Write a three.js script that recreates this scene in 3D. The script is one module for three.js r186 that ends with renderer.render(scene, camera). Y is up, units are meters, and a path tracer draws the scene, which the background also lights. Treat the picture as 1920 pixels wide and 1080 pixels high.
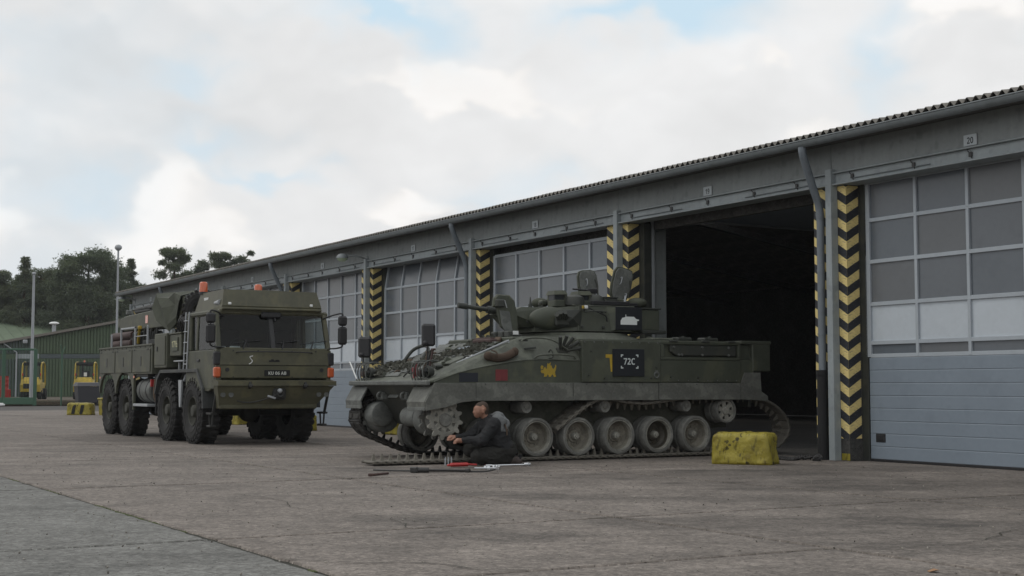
import * as THREE from 'three';
import { mergeGeometries, toCreasedNormals, mergeVertices } from 'three/addons/utils/BufferGeometryUtils.js';
import { ConvexGeometry } from 'three/addons/geometries/ConvexGeometry.js';
import { MarchingCubes } from 'three/addons/objects/MarchingCubes.js';

// ---------------------------------------------------------------- camera, sky, sun, exposure
const scene = new THREE.Scene();
const camera = new THREE.PerspectiveCamera(23.07, 16 / 9, 0.1, 2000);
camera.rotation.order = 'YXZ';
camera.position.set(16.73, 1.15, 15.42);
camera.rotation.set(THREE.MathUtils.degToRad(3.984), THREE.MathUtils.degToRad(60.24), 0);
const renderer = new THREE.WebGLRenderer({ antialias: true });
renderer.toneMapping = THREE.LinearToneMapping;
renderer.toneMappingExposure = 1.0;
renderer.shadowMap.enabled = true;

function mulberry(a) { return () => { a |= 0; a = a + 0x6D2B79F5 | 0; let t = Math.imul(a ^ a >>> 15, 1 | a); t = t + Math.imul(t ^ t >>> 7, 61 | t) ^ t; return ((t ^ t >>> 14) >>> 0) / 4294967296; }; }
const PERM = (() => { const r = mulberry(7), p = new Uint8Array(512), q = []; for (let i = 0; i < 256; i++) q.push(i); for (let i = 255; i > 0; i--) { const j = r() * (i + 1) | 0; [q[i], q[j]] = [q[j], q[i]]; } for (let i = 0; i < 512; i++) p[i] = q[i & 255]; return p; })();
const sm = (t) => t * t * (3 - 2 * t), clamp01 = (t) => t < 0 ? 0 : t > 1 ? 1 : t, mix = (a, b, t) => a + (b - a) * t, sstep = (a, b, t) => sm(clamp01((t - a) / (b - a)));
// value noise 0..1 in 3D
function n3(x, y, z) {
  const xi = Math.floor(x), yi = Math.floor(y), zi = Math.floor(z), u = sm(x - xi), v = sm(y - yi), w = sm(z - zi), X = xi & 255, Y = yi & 255, Z = zi & 255;
  const A = PERM[X] + Y, B = PERM[(X + 1) & 255] + Y;
  const h = (i, k) => PERM[(PERM[i & 511] + k) & 511];
  const a = mix(h(A, Z), h(B, Z), u), b = mix(h(A + 1, Z), h(B + 1, Z), u), c = mix(h(A, Z + 1), h(B, Z + 1), u), d = mix(h(A + 1, Z + 1), h(B + 1, Z + 1), u);
  return mix(mix(a, b, v), mix(c, d, v), w) / 255;
}
function fbm(x, y, z, o = 4) { let s = 0, a = 0.5, t = 0; for (let i = 0; i < o; i++) { s += a * n3(x, y, z); t += a; a *= 0.5; x = x * 2.03 + 11.3; y = y * 2.03 + 5.7; z = z * 2.03 + 3.1; } return s / t; }

// broken cloud cover: white and pale grey cumulus with small blue gaps, the same all round
function makeSky() {
  const W = 4096, H = 2048, data = new Float32Array(W * H * 4), az0 = Math.atan2(-Math.cos(THREE.MathUtils.degToRad(60.24)), -Math.sin(THREE.MathUtils.degToRad(60.24)));
  const D = 180 / Math.PI;
  // cloud heads and gaps: degrees to the right, degrees up, half width, half height, strength
  const heads = [[-2.2, 11.6, 3.6, 1.1, .9], [-.6, 12.2, 1.6, .9, .7], [-13.2, 7.6, 1.5, 1.5, .8], [-14.6, 5.6, 2.1, 1.0, .9], [-11.8, 5.9, 2.2, .9, .7], [-4, 7, 1.9, .9, .9], [-3.4, 8.0, 1.0, .6, .7], [9.9, 12.7, 1.4, .6, .6], [18.6, 15.2, 2.6, 1.6, 1.1], [12.8, 10.4, 1.8, .7, .55], [-20.5, 6.2, 1.6, 1.5, .9], [3.6, 11, 2.8, .8, .3], [-16.5, 9.6, 3, 1.4, .35], [7.5, 8.2, 3, .7, .35], [-17, 14.3, 3.6, 1.1, .25]];
  const gaps = [[-5.2, 14.9, 2.4, .9, 1], [-2.9, 13.6, 1.5, 1.1, .65], [5.9, 14.7, 3.2, .8, 1], [7.4, 15.6, 2.4, .6, .7], [-13.2, 12.4, 1.7, .9, .6], [-12, 9.7, 2.2, .8, .55], [-16.2, 7.4, 1.7, .9, .5], [14.8, 13.2, .9, 1.7, .6], [-9.6, 8.2, 2.2, .4, .45], [-1.5, 7.4, 1.3, .7, .4], [1, 8.4, 2.4, .6, .3]];
  const lobe = (L, a, e, lit) => { let s = 0; for (const [x, y, w, h, k] of L) { const p = (a - x) / w, q = (e - y) / h, r = p * p + q * q; if (r < 9) s += k * Math.exp(-r) * (lit ? sstep(-1.7, .5, q) : 1); } return s; };
  for (let j = H / 2 - 8; j < H; j++) {
    const el = (j + .5) / H * Math.PI - Math.PI / 2, ce = Math.cos(el), se = Math.sin(el), e = el * D;
    for (let i = 0; i < W; i++) {
      const az = ((i + .5) / W - .5) * 2 * Math.PI, x = ce * Math.cos(az), z = ce * Math.sin(az), y = se * 1.7;
      let da = (az - az0) * D; da = ((da + 540) % 360) - 180;
      const wx = fbm(x * 16 + 3, y * 16, z * 16, 4) - .5, wy = fbm(x * 16, y * 16 + 9, z * 16 + 4, 4) - .5, fine = fbm(x * 46, y * 46, z * 46, 4);
      const big = fbm(x * 3.4 + wx * .6, y * 4.4 + wy * .6, z * 3.4, 4), mid = fbm(x * 9 + wx, y * 13 + wy, z * 9, 4);
      const puff = fbm(x * 34 + wx * 2, y * 34 + wy * 2, z * 34, 5), a2 = da + wx * 3.4 + (puff - .5) * 2.6, e2 = e + wy * 2.8 + (puff - .5) * 2.2;
      const hd = lobe(heads, a2, e2, true), gp = lobe(gaps, a2, e2);
      const near = Math.exp(-Math.pow(da / 26, 4)) * Math.exp(-Math.pow((e - 8) / 13, 4));
      let cov = sstep(.30, .47, big * .62 + mid * .38) * (1 - near) + near; cov = cov * (1 - .92 * clamp01(gp * (.6 + 1.0 * mid)));
      // cloud body is pale grey, its heads white
      const head = clamp01(sstep(.08, .85, hd + (puff - .5) * .7) * .6 + hd * .3 * (.4 + 1.2 * fine) + (1 - near) * .85 * sstep(.5, .66, mid));
      let b = .80 + .20 * (mid - .45) + .10 * (big - .45) + .09 * (puff - .5);
      b = mix(b, .96 + .1 * (puff - .5), .85 * sstep(.05, .85, head));
      b += .05 * sstep(12, 1, e);
      const warm = .004 + sstep(.1, .6, head) * .022;
      const o = (j * W + i) * 4;
      data[o] = mix(.58, b + warm, cov); data[o + 1] = mix(.76, b + .008, cov); data[o + 2] = mix(.89, b + .014 - warm, cov); data[o + 3] = 1;
    }
  }
  for (let j = 0; j < H / 2 - 8; j++) for (let i = 0; i < W; i++) { const o = (j * W + i) * 4; data[o] = .16; data[o + 1] = .155; data[o + 2] = .15; data[o + 3] = 1; }
  const t = new THREE.DataTexture(data, W, H, THREE.RGBAFormat, THREE.FloatType);
  t.mapping = THREE.EquirectangularReflectionMapping; t.magFilter = t.minFilter = THREE.LinearFilter; t.wrapS = THREE.RepeatWrapping; t.needsUpdate = true;
  return t;
}
const SKY = makeSky();
scene.background = SKY; scene.environment = SKY;
scene.fog = new THREE.FogExp2(new THREE.Color(.93, .95, 1), .00028);
const sun = new THREE.DirectionalLight(new THREE.Color(1, .965, .9), 0.55);
sun.position.set(-28, 42, 30); sun.target.position.set(-8, 0, 4);
sun.castShadow = true; sun.shadow.radius = 34; sun.shadow.mapSize.set(2048, 2048);
Object.assign(sun.shadow.camera, { left: -70, right: 70, top: 70, bottom: -70, near: 1, far: 220 });
sun.name = 'sun_light';
scene.add(sun, sun.target);

// ---------------------------------------------------------------- helpers
const V = (x, y, z) => new THREE.Vector3(x, y, z);
const taken = {};
function numbered(n) { if (taken[n] === undefined) { taken[n] = 0; return n; } taken[n]++; return n + '_' + String(taken[n]).padStart(3, '0'); }
function tag(o, label, category, group, kind) { if (label) o.userData.label = label; if (category) o.userData.category = category; if (group) o.userData.group = group; if (kind) o.userData.kind = kind; return o; }
// a Group at a thing's base; parts are written in the coordinates of the place and shifted to that base
function thing(name, x, y, z, label, category, group) { const g = new THREE.Group(); g.name = numbered(name); g.position.set(x, y, z); g.base = V(x, y, z); scene.add(g); tag(g, label, category, group); return g; }
function sub(name, parent, x, y, z) { const g = new THREE.Group(); g.name = name; const b = parent.base || V(0, 0, 0); g.position.set(x - b.x, y - b.y, z - b.z); g.base = V(x, y, z); parent.add(g); return g; }
function copyOf(src, name, x, y, z, label) { const c = src.clone(); c.name = numbered(name); c.position.set(x, y, z); scene.add(c); if (label) c.userData.label = label; return c; }
function shade(m) { m.castShadow = true; m.receiveShadow = true; return m; }

function chamferBox(w, h, d, c) {
  c = Math.min(c, w / 2.01, h / 2.01, d / 2.01); const a = [w / 2, h / 2, d / 2], P = [];
  const pt = (s, ax) => s.map((q, i) => q * (i === ax ? a[i] : a[i] - c));
  const tri = (p, q, r, n) => { const u = [q[0] - p[0], q[1] - p[1], q[2] - p[2]], v = [r[0] - p[0], r[1] - p[1], r[2] - p[2]], k = [u[1] * v[2] - u[2] * v[1], u[2] * v[0] - u[0] * v[2], u[0] * v[1] - u[1] * v[0]]; if (k[0] * n[0] + k[1] * n[1] + k[2] * n[2] < 0) [q, r] = [r, q]; P.push(...p, ...q, ...r); };
  const quad = (p, q, r, s, n) => { tri(p, q, r, n); tri(p, r, s, n); };
  for (let ax = 0; ax < 3; ax++) for (const s of [-1, 1]) { const b = (ax + 1) % 3, e = (ax + 2) % 3, v = (i, j) => { const k = [0, 0, 0]; k[ax] = s; k[b] = i; k[e] = j; return pt(k, ax); }, n = [0, 0, 0]; n[ax] = s; quad(v(-1, -1), v(1, -1), v(1, 1), v(-1, 1), n); }
  for (let ax = 0; ax < 3; ax++) { const b = (ax + 1) % 3, e = (ax + 2) % 3; for (const i of [-1, 1]) for (const j of [-1, 1]) { const v = (t, f) => { const k = [0, 0, 0]; k[ax] = t; k[b] = i; k[e] = j; return pt(k, f); }, n = [0, 0, 0]; n[b] = i; n[e] = j; quad(v(-1, b), v(1, b), v(1, e), v(-1, e), n); } }
  for (const i of [-1, 1]) for (const j of [-1, 1]) for (const k of [-1, 1]) tri(pt([i, j, k], 0), pt([i, j, k], 1), pt([i, j, k], 2), [i, j, k]);
  const g = new THREE.BufferGeometry(); g.setAttribute('position', new THREE.Float32BufferAttribute(P, 3)); g.computeVertexNormals(); return g;
}
function boxUV(g) { // uv in metres, projected along each face's main axis
  const p = g.attributes.position, n = g.attributes.normal, uv = new Float32Array(p.count * 2);
  for (let i = 0; i < p.count; i += 3) {
    let nx = 0, ny = 0, nz = 0; for (let k = 0; k < 3; k++) { nx += n.getX(i + k); ny += n.getY(i + k); nz += n.getZ(i + k); }
    nx = Math.abs(nx); ny = Math.abs(ny); nz = Math.abs(nz);
    for (let k = 0; k < 3; k++) { const x = p.getX(i + k), y = p.getY(i + k), z = p.getZ(i + k), o = (i + k) * 2; if (nx >= ny && nx >= nz) { uv[o] = z; uv[o + 1] = y; } else if (ny >= nz) { uv[o] = x; uv[o + 1] = z; } else { uv[o] = x; uv[o + 1] = y; } }
  }
  g.setAttribute('uv', new THREE.BufferAttribute(uv, 2)); return g;
}
class MB {
  constructor() { this.g = []; }
  add(g, m) { if (g.index) g = g.toNonIndexed(); else g = g.clone(); for (const k of Object.keys(g.attributes)) if (k !== 'position' && k !== 'normal' && !(k === 'color' && this.colors)) g.deleteAttribute(k); if (m) g.applyMatrix4(m); this.g.push(g); return this; }
  box(cx, cy, cz, w, h, d, o = {}) { const g = chamferBox(w, h, d, o.r ?? Math.min(.012, Math.min(w, h, d) * .2)); const m = new THREE.Matrix4().makeRotationFromEuler(new THREE.Euler(o.rx || 0, o.ry || 0, o.rz || 0, o.order || 'YXZ')); m.setPosition(cx, cy, cz); return this.add(g, m); }
  // box by its limits
  span(x0, x1, y0, y1, z0, z1, r) { return this.box((x0 + x1) / 2, (y0 + y1) / 2, (z0 + z1) / 2, Math.abs(x1 - x0), Math.abs(y1 - y0), Math.abs(z1 - z0), r === undefined ? {} : { r }); }
  cyl(p, q, r0, r1 = r0, seg = 16, open = false) { const a = V(...p), b = V(...q), d = b.clone().sub(a), l = d.length(); const g = new THREE.CylinderGeometry(r1, r0, l, seg, 1, open); const m = new THREE.Matrix4().makeRotationFromQuaternion(new THREE.Quaternion().setFromUnitVectors(V(0, 1, 0), d.normalize())); m.setPosition(a.add(b).multiplyScalar(.5)); return this.add(g, m); }
  bar(p, q, w, h, up = V(0, 1, 0), r) { const a = V(...p), b = V(...q), d = b.clone().sub(a), l = d.length(); d.normalize(); if (Math.abs(d.dot(up)) > .99) up = V(1, 0, 0); const s = V(0, 0, 0).crossVectors(up, d).normalize(), u = V(0, 0, 0).crossVectors(d, s); const m = new THREE.Matrix4().makeBasis(s, u, d); m.setPosition(a.add(b).multiplyScalar(.5)); return this.add(chamferBox(w, h, l, r ?? Math.min(w, h) * .18), m); }
  // profile [a,b] swept along an axis; x: a=z b=y, y: a=x b=z, z: a=x b=y
  prism(prof, axis, lo, hi, bev = .008) {
    const s = new THREE.Shape(prof.map(([a, b]) => new THREE.Vector2(a, b))); bev = Math.min(bev, (hi - lo) * .3);
    const g0 = new THREE.ExtrudeGeometry(s, { depth: hi - lo - 2 * bev, bevelEnabled: bev > 0, bevelThickness: bev, bevelSize: bev, bevelOffset: -bev, bevelSegments: 1, curveSegments: 10 });
    const g = g0.index ? g0.toNonIndexed() : g0, p = g.attributes.position;
    for (let i = 0; i < p.count; i++) { const a = p.getX(i), b = p.getY(i), c = p.getZ(i) + lo + bev; if (axis === 'x') p.setXYZ(i, c, b, a); else if (axis === 'y') p.setXYZ(i, a, c, b); else p.setXYZ(i, a, b, c); }
    if (axis !== 'z') for (let i = 0; i < p.count; i += 3) { const x = p.getX(i), y = p.getY(i), z = p.getZ(i); p.setXYZ(i, p.getX(i + 1), p.getY(i + 1), p.getZ(i + 1)); p.setXYZ(i + 1, x, y, z); }
    g.computeVertexNormals(); return this.add(g);
  }
  tube(pts, r, seg = 24, rad = 8, closed = false) { return this.add(new THREE.TubeGeometry(new THREE.CatmullRomCurve3(pts.map((p) => V(...p)), closed, 'centripetal'), seg, r, rad, closed)); }
  lathe(prof, c, axis = 'x', seg = 32, crease = .7) { // prof [r, along]
    let g = new THREE.LatheGeometry(prof.map(([r, h]) => new THREE.Vector2(r, h)), seg); g = toCreasedNormals(g, crease);
    const m = new THREE.Matrix4(); if (axis === 'x') m.makeRotationZ(-Math.PI / 2); else if (axis === 'z') m.makeRotationX(Math.PI / 2); m.setPosition(...c); return this.add(g, m);
  }
  quad(a, b, c, d) { const g = new THREE.BufferGeometry(); g.setAttribute('position', new THREE.Float32BufferAttribute([...a, ...b, ...c, ...a, ...c, ...d], 3)); g.computeVertexNormals(); return this.add(g); }
  hull(pts) { const g = new ConvexGeometry(pts.map((p) => V(...p))); return this.add(g); }
  ball(c, rx, ry = rx, rz = rx, ws = 16, hs = 10) { const m = new THREE.Matrix4().makeScale(rx, ry, rz); m.setPosition(...c); return this.add(new THREE.SphereGeometry(1, ws, hs), m); }
  geo(base) { const g = mergeGeometries(this.g); if (base) g.translate(-base.x, -base.y, -base.z); return g; }
  build(name, mat, parent, label) {
    const base = parent.base || V(0, 0, 0), g = mergeGeometries(this.g); boxUV(g); g.translate(-base.x, -base.y, -base.z);
    const m = shade(new THREE.Mesh(g, mat)); m.name = name; m.base = base; parent.add(m); if (label) m.userData.label = label; return m;
  }
  // a thing of one mesh, its origin at base
  solo(name, mat, x, y, z, label, category, group, kind) { const g = boxUV(mergeGeometries(this.g)); g.translate(-x, -y, -z); const m = shade(new THREE.Mesh(g, mat)); m.name = numbered(name); m.position.set(x, y, z); scene.add(m); return tag(m, label, category, group, kind); }
}
const P = (name, mat, parent, fn, label) => { const b = new MB(); fn(b); return b.build(name, mat, parent, label); };
// ---------------------------------------------------------------- textures and materials
function tex(size, metres, fn, srgb = true) {
  const d = new Uint8Array(size * size * 4);
  for (let j = 0; j < size; j++) for (let i = 0; i < size; i++) { const c = fn(i / size, j / size), o = (j * size + i) * 4; d[o] = 255 * clamp01(c[0]); d[o + 1] = 255 * clamp01(c[1]); d[o + 2] = 255 * clamp01(c[2]); d[o + 3] = 255; }
  const t = new THREE.DataTexture(d, size, size, THREE.RGBAFormat); t.wrapS = t.wrapT = THREE.RepeatWrapping; t.magFilter = THREE.LinearFilter; t.minFilter = THREE.LinearMipmapLinearFilter; t.generateMipmaps = true; if (srgb) t.colorSpace = THREE.SRGBColorSpace; t.repeat.set(1 / metres, 1 / metres); t.needsUpdate = true; return t;
}
// tileable fbm
function tf(u, v, f, o = 4, s = 0) { let r = 0, a = .5, t = 0; for (let k = 0; k < o; k++) { const x = u * f, y = v * f, xi = Math.floor(x), yi = Math.floor(y), fx = sm(x - xi), fy = sm(y - yi), w = (q) => ((q % f) + f) % f, h = (i, j) => PERM[(PERM[(w(i) + s * 37 + k * 17) & 255] + w(j) + k * 29) & 511] / 255; r += a * mix(mix(h(xi, yi), h(xi + 1, yi), fx), mix(h(xi, yi + 1), h(xi + 1, yi + 1), fx), fy); t += a; a *= .5; f *= 2; } return r / t; }
const TX = {};
// old military paint: blotches, dust and pale scuffs
TX.paint = tex(512, 2.2, (u, v) => { const a = tf(u, v, 5, 5, 1), b = tf(u, v, 40, 3, 2), c = sstep(.56, .74, tf(u, v, 9, 5, 3)), st = sstep(.62, .8, tf(u * 6 % 1, v, 12, 3, 5)); const l = .84 + .2 * (a - .5) + .1 * (b - .5); return [l + .11 * c + .04 * st, l + .095 * c + .035 * st, l + .06 * c + .02 * st]; });
// thick dried mud and dust on running gear
TX.dust = tex(512, 1.3, (u, v) => { const a = tf(u, v, 6, 5, 7), b = tf(u, v, 50, 3, 8), c = sstep(.48, .62, tf(u, v, 11, 5, 9)); const l = .76 + .10 * c + .16 * (a - .5) + .14 * (b - .5); return [l, l * .99, l * .96]; });
TX.rubber = tex(256, .6, (u, v) => { const a = tf(u, v, 6, 4, 3), b = tf(u, v, 40, 2, 4); const l = .74 + .3 * (a - .5) + .12 * (b - .5); return [l, l * .99, l * .97]; });
TX.sheet = tex(512, 3, (u, v) => { const st = tf(u, v * .0 + .3, 64, 2, 2), a = tf(u, v, 4, 4, 6), b = tf(u, v, 60, 2, 1), run = sstep(.6, .82, tf(u, v, 30, 2, 11)) * tf(u, v, 3, 2, 4); const l = .9 + .05 * (st - .5) + .12 * (a - .5) + .04 * (b - .5) - .1 * run; return [l, l, l]; });
TX.alu = tex(512, 1.7, (u, v) => { const a = tf(u, v, 4, 4, 12), b = tf(u, v, 32, 3, 13), g = sstep(.6, .8, tf(u, v, 10, 4, 14)); const l = .92 + .05 * (a - .5) + .03 * (b - .5) - .02 * g; return [l, l, l]; });
TX.conc = tex(1024, 2.4, (u, v) => { const a = tf(u, v, 5, 5, 1), b = tf(u, v, 90, 2, 2), s = tf(u, v, 240, 1, 3), s2 = tf(u, v, 150, 1, 5); const gr = tf(u, v, 44, 3, 7); let l = .74 + .2 * (a - .5) + .26 * (b - .5) + .26 * (gr - .5); const pale = sstep(.78, .93, s), dark = sstep(.8, .95, s2); l += .22 * pale - .26 * dark; return [l + .012, l, l - .012]; });
TX.concBump = tex(1024, 2.4, (u, v) => { const l = .5 + .35 * (tf(u, v, 90, 2, 2) - .5) + .35 * (tf(u, v, 240, 1, 3) - .5) + .3 * (tf(u, v, 20, 3, 6) - .5); return [l, l, l]; }, false);
TX.noiseBump = tex(512, .5, (u, v) => { const l = tf(u, v, 24, 4, 3); return [l, l, l]; }, false);
TX.lump = tex(512, 1.6, (u, v) => { const l = tf(u, v, 12, 5, 9); return [l, l, l]; }, false);
TX.yellow = tex(512, 1.1, (u, v) => { const a = tf(u, v, 5, 5, 21), chip = .55 * sstep(.66, .74, tf(u, v, 11, 6, 22)) + .4 * sstep(.58, .8, tf(u * 4 % 1, v, 8, 5, 24)), dirt = sstep(.5, .8, tf(u, v, 9, 5, 23)); const l = .9 + .16 * (a - .5); let c = [l, l, l]; c = c.map((q, i) => mix(q, [.62, .58, .5][i], dirt * .6)); return c.map((q, i) => mix(q, [.2, .19, .2][i], chip)); });
TX.chev = (() => { const N = 256, per = 6 / 21; const mk = (off) => { const t = tex(N, per, (u, v) => { const s = ((u + v + .02 * (tf(u, v, 8, 3, 1) - .5)) % 1 + 1) % 1, y = s < .5, w = sstep(.66, .74, tf(u, v, 12, 4, 8)); const b = tf(u, v, 16, 3, 5); return y ? [.87 + .08 * (b - .5) - .16 * w, .79 + .08 * (b - .5) - .15 * w, .53 + .06 * (b - .5) - .05 * w] : [.165 + .1 * w, .175 + .1 * w, .195 + .1 * w]; }); t.repeat.set(12 / 21 / per, 1 / per); t.offset.set(off, 0); return t; }; return [mk(0), mk(12 / 21)]; })();
TX.canvas = tex(512, .9, (u, v) => { const w = (Math.sin(u * 2 * Math.PI * 120) * Math.sin(v * 2 * Math.PI * 120)) * .04, a = tf(u, v, 6, 4, 31); const l = .84 + .2 * (a - .5) + w; return [l, l, l * .97]; });

const lin = (r, g, b) => new THREE.Color().setRGB(r, g, b);
function M(name, c, rough, o = {}) { const m = new THREE.MeshPhysicalMaterial({ color: lin(...c), roughness: rough, metalness: o.metal || 0, side: THREE.DoubleSide }); if (o.map) m.map = o.map; if (o.bump) { m.bumpMap = o.bump; m.bumpScale = o.bs ?? .003; } if (o.spec !== undefined) m.specularIntensity = o.spec; if (o.coat) { m.clearcoat = o.coat; m.clearcoatRoughness = .25; } m.name = name; return m; }
const OL = [.088, .098, .066];
const MT = {
  tank: M('tank paint', [.086, .096, .070], .62, { map: TX.paint }),
  tankDark: M('dark tank steel', [.055, .060, .052], .6, { map: TX.paint }),
  tankPale: M('grey weathered tank steel', [.19, .205, .205], .7, { map: TX.dust }),
  tankSlope: M('dusty tank deck', [.145, .16, .135], .68, { map: TX.dust }),
  skirt: M('dusty grey skirt', [.205, .215, .205], .75, { map: TX.dust, bump: TX.lump, bs: .006 }),
  wheelDust: M('dusty road wheel', [.42, .42, .395], .85, { map: TX.dust, bump: TX.noiseBump, bs: .003 }),
  wheelTyre: M('dusty solid tyre', [.27, .275, .27], .9, { map: TX.dust, bump: TX.noiseBump, bs: .003 }),
  wheelMud: M('brown dust in wheel dish', [.30, .285, .25], .85, { map: TX.dust, bump: TX.noiseBump, bs: .003 }),
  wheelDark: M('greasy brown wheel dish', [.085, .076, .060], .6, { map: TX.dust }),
  under: M('dusty hull paint', [.105, .108, .09], .85, { map: TX.dust }),
  trackSteel: M('muddy track steel', [.235, .222, .2], .8, { map: TX.dust, bump: TX.noiseBump, bs: .004 }),
  trackDark: M('dark track steel', [.05, .048, .046], .75, { map: TX.dust }),
  truck: M('truck paint', [.098, .102, .070], .6, { map: TX.paint }),
  truckFront: M('truck cab paint', [.115, .112, .068], .55, { map: TX.paint }),
  arch: M('dark grey mudguard', [.075, .08, .08], .7, { map: TX.paint }),
  truckDark: M('black chassis paint', [.035, .036, .034], .65, { map: TX.paint }),
  rubber: M('tyre rubber', [.042, .042, .043], .88, { map: TX.rubber, bump: TX.noiseBump, bs: .002 }),
  rimGreen: M('wheel rim paint', [.06, .062, .05], .7, { map: TX.dust }),
  black: M('black plastic', [.018, .018, .02], .5),
  blackMatt: M('matt black', [.014, .014, .015], .85),
  navy: M('dark navy board', [.011, .014, .022], .6),
  greyFacade: M('grey facade paint', [.32, .345, .345], .7, { map: TX.sheet }),
  greySteel: M('grey painted steel', [.36, .40, .415], .55, { map: TX.sheet }),
  gutter: M('weathered zinc gutter', [.215, .24, .25], .5, { map: TX.sheet }),
  pipe: M('zinc downpipe', [.21, .24, .27], .5, { map: TX.sheet }),
  roof: M('grey corrugated fibre cement', [.33, .315, .3], .9, { map: TX.dust }),
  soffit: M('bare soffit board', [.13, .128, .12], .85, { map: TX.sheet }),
  pierConc: M('painted concrete pier', [.10, .102, .10], .85, { map: TX.conc }),
  chev: M('hazard stripes', [1, 1, 1], .75, { map: TX.chev[0] }), chevSide: M('hazard stripes on the reveal', [1, 1, 1], .75, { map: TX.chev[1] }),
  aluFrame: M('aluminium door frame', [.46, .505, .55], .45, { map: TX.alu }),
  pane: M('smoked plastic pane', [.152, .168, .188], .26, { map: TX.alu }), paneB: M('smoked plastic pane, greyer', [.162, .172, .184], .3, { map: TX.alu }), paneC: M('smoked plastic pane, bluer', [.142, .162, .186], .22, { map: TX.alu }),
  paneWhite: M('white translucent pane', [.60, .655, .71], .3, { map: TX.alu }),
  doorPanel: M('grey blue door panel', [.255, .305, .362], .5, { map: TX.alu }),
  inside: M('hall wall darkened for shade', [.12, .12, .116], .9, { map: TX.conc }),  // walls and beams tinted dark, so part of the hall shade is colour
  insideFloor: M('hall floor darkened for shade', [.2, .198, .192], .6, { map: TX.conc }),  // floor tone lowered as well to add to the indoor gloom
  concPink: M('worn brown concrete', [.352, .314, .284], .88, { map: TX.conc, bump: TX.concBump, bs: .004 }),
  concGrey: M('grey concrete', [.302, .308, .296], .88, { map: TX.conc, bump: TX.concBump, bs: .004 }),
  grit: M('grit', [.3, .29, .27], 1),
  joint: M('joint soil', [.040, .040, .028], 1, { map: TX.dust }),
  asphalt: M('yard asphalt', [.14, .134, .128], .95, { map: TX.conc, bump: TX.concBump, bs: .004 }),
  yellow: M('chipped yellow paint', [.38, .315, .035], .55, { map: TX.yellow, bump: TX.lump, bs: .03 }),
  red: M('red paint', [.38, .022, .02], .45), redDull: M('dull red patch', [.26, .045, .05], .7, { map: TX.paint }),
  steelBright: M('bright tool steel', [.62, .63, .65], .22, { metal: 1 }), steelDark: M('dark tool steel', [.045, .044, .044], .5, { metal: .4 }),
  white: M('white paint', [.72, .73, .72], .5), yellowMark: M('yellow marking', [.52, .36, .035], .6, { map: TX.paint }), tan: M('pale lettering', [.42, .40, .24], .7),
  orange: M('orange lens', [.52, .10, .03], .25, { coat: .6 }),
  tarp: M('olive canvas', [.075, .082, .062], .9, { map: TX.canvas, bump: TX.noiseBump, bs: .003 }),
  net: M('camouflage scrim', [.10, .10, .082], .95), netBrown: M('brown scrim', [.10, .07, .05], .95), sack: M('brown hessian', [.10, .068, .052], .95, { map: TX.canvas }),
  greyCloth: M('grey hood cloth', [.21, .22, .24], .95, { map: TX.canvas }),
  jacket: M('black work jacket', [.018, .019, .023], .85, { map: TX.canvas, bump: TX.lump, bs: .02 }), trousers: M('dark work trousers', [.028, .027, .025], .9, { map: TX.canvas, bump: TX.lump, bs: .02 }), boot: M('brown boots', [.07, .055, .05], .8),
  skin: M('skin', [.30, .155, .105], .6), hair: M('cropped brown hair', [.06, .04, .03], .9, { bump: TX.noiseBump, bs: .002 }),
  glassDark: (() => { const m = M('vehicle glass', [.03, .034, .036], .06); m.specularIntensity = .45; return m; })(),
  clear: (() => { const m = new THREE.MeshPhysicalMaterial({ color: lin(.55, .60, .60), roughness: .02, transmission: 1, thickness: 0, ior: 1.5, specularIntensity: .45, side: THREE.DoubleSide }); m.name = 'clear glass'; return m; })(),
  mirror: M('mirror glass', [.6, .62, .65], .05, { metal: 1 }),
  lampGlass: M('green tinted lamp glass', [.42, .52, .38], .2), galv: M('galvanised steel', [.40, .42, .44], .5, { map: TX.alu }),
  shed: M('green profiled sheet', [.085, .125, .07], .7, { map: TX.sheet }), shedBlue: M('dark green sheet', [.07, .095, .085], .7, { map: TX.sheet }), shedRoof: M('pale green roof', [.16, .21, .135], .7, { map: TX.sheet }), shedTrim: M('grey brown verge', [.17, .155, .135], .8), shedBand: M('dark window band', [.05, .066, .072], .25),
  fence: M('green fence paint', [.045, .105, .065], .6), forklift: M('forklift yellow', [.55, .40, .045], .5, { map: TX.paint }),
  binGrey: M('dark grey bin plastic', [.05, .05, .058], .5), bark: M('pine bark', [.11, .075, .05], .95, { map: TX.dust }),
  grass: M('rough grass', [.085, .105, .04], 1, { map: TX.conc }), soil: M('verge soil', [.15, .125, .09], 1, { map: TX.conc }),
  leaf: M('dry leaf', [.30, .17, .09], .9), blueRag: M('pale blue cloth', [.32, .42, .60], .9, { map: TX.canvas }),
  moss: M('moss', [.07, .085, .03], 1), redBrown: M('red brown drums', [.09, .05, .045], .7, { map: TX.paint }), blueGrey: M('blue grey cover', [.15, .175, .20], .6),
};
function canvasMat(name, w, h, draw, rough = .6) { const c = document.createElement('canvas'); c.width = w; c.height = h; draw(c.getContext('2d'), w, h); const t = new THREE.CanvasTexture(c); t.colorSpace = THREE.SRGBColorSpace; const m = new THREE.MeshPhysicalMaterial({ map: t, roughness: rough, side: THREE.DoubleSide }); m.name = name; return m; }
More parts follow.
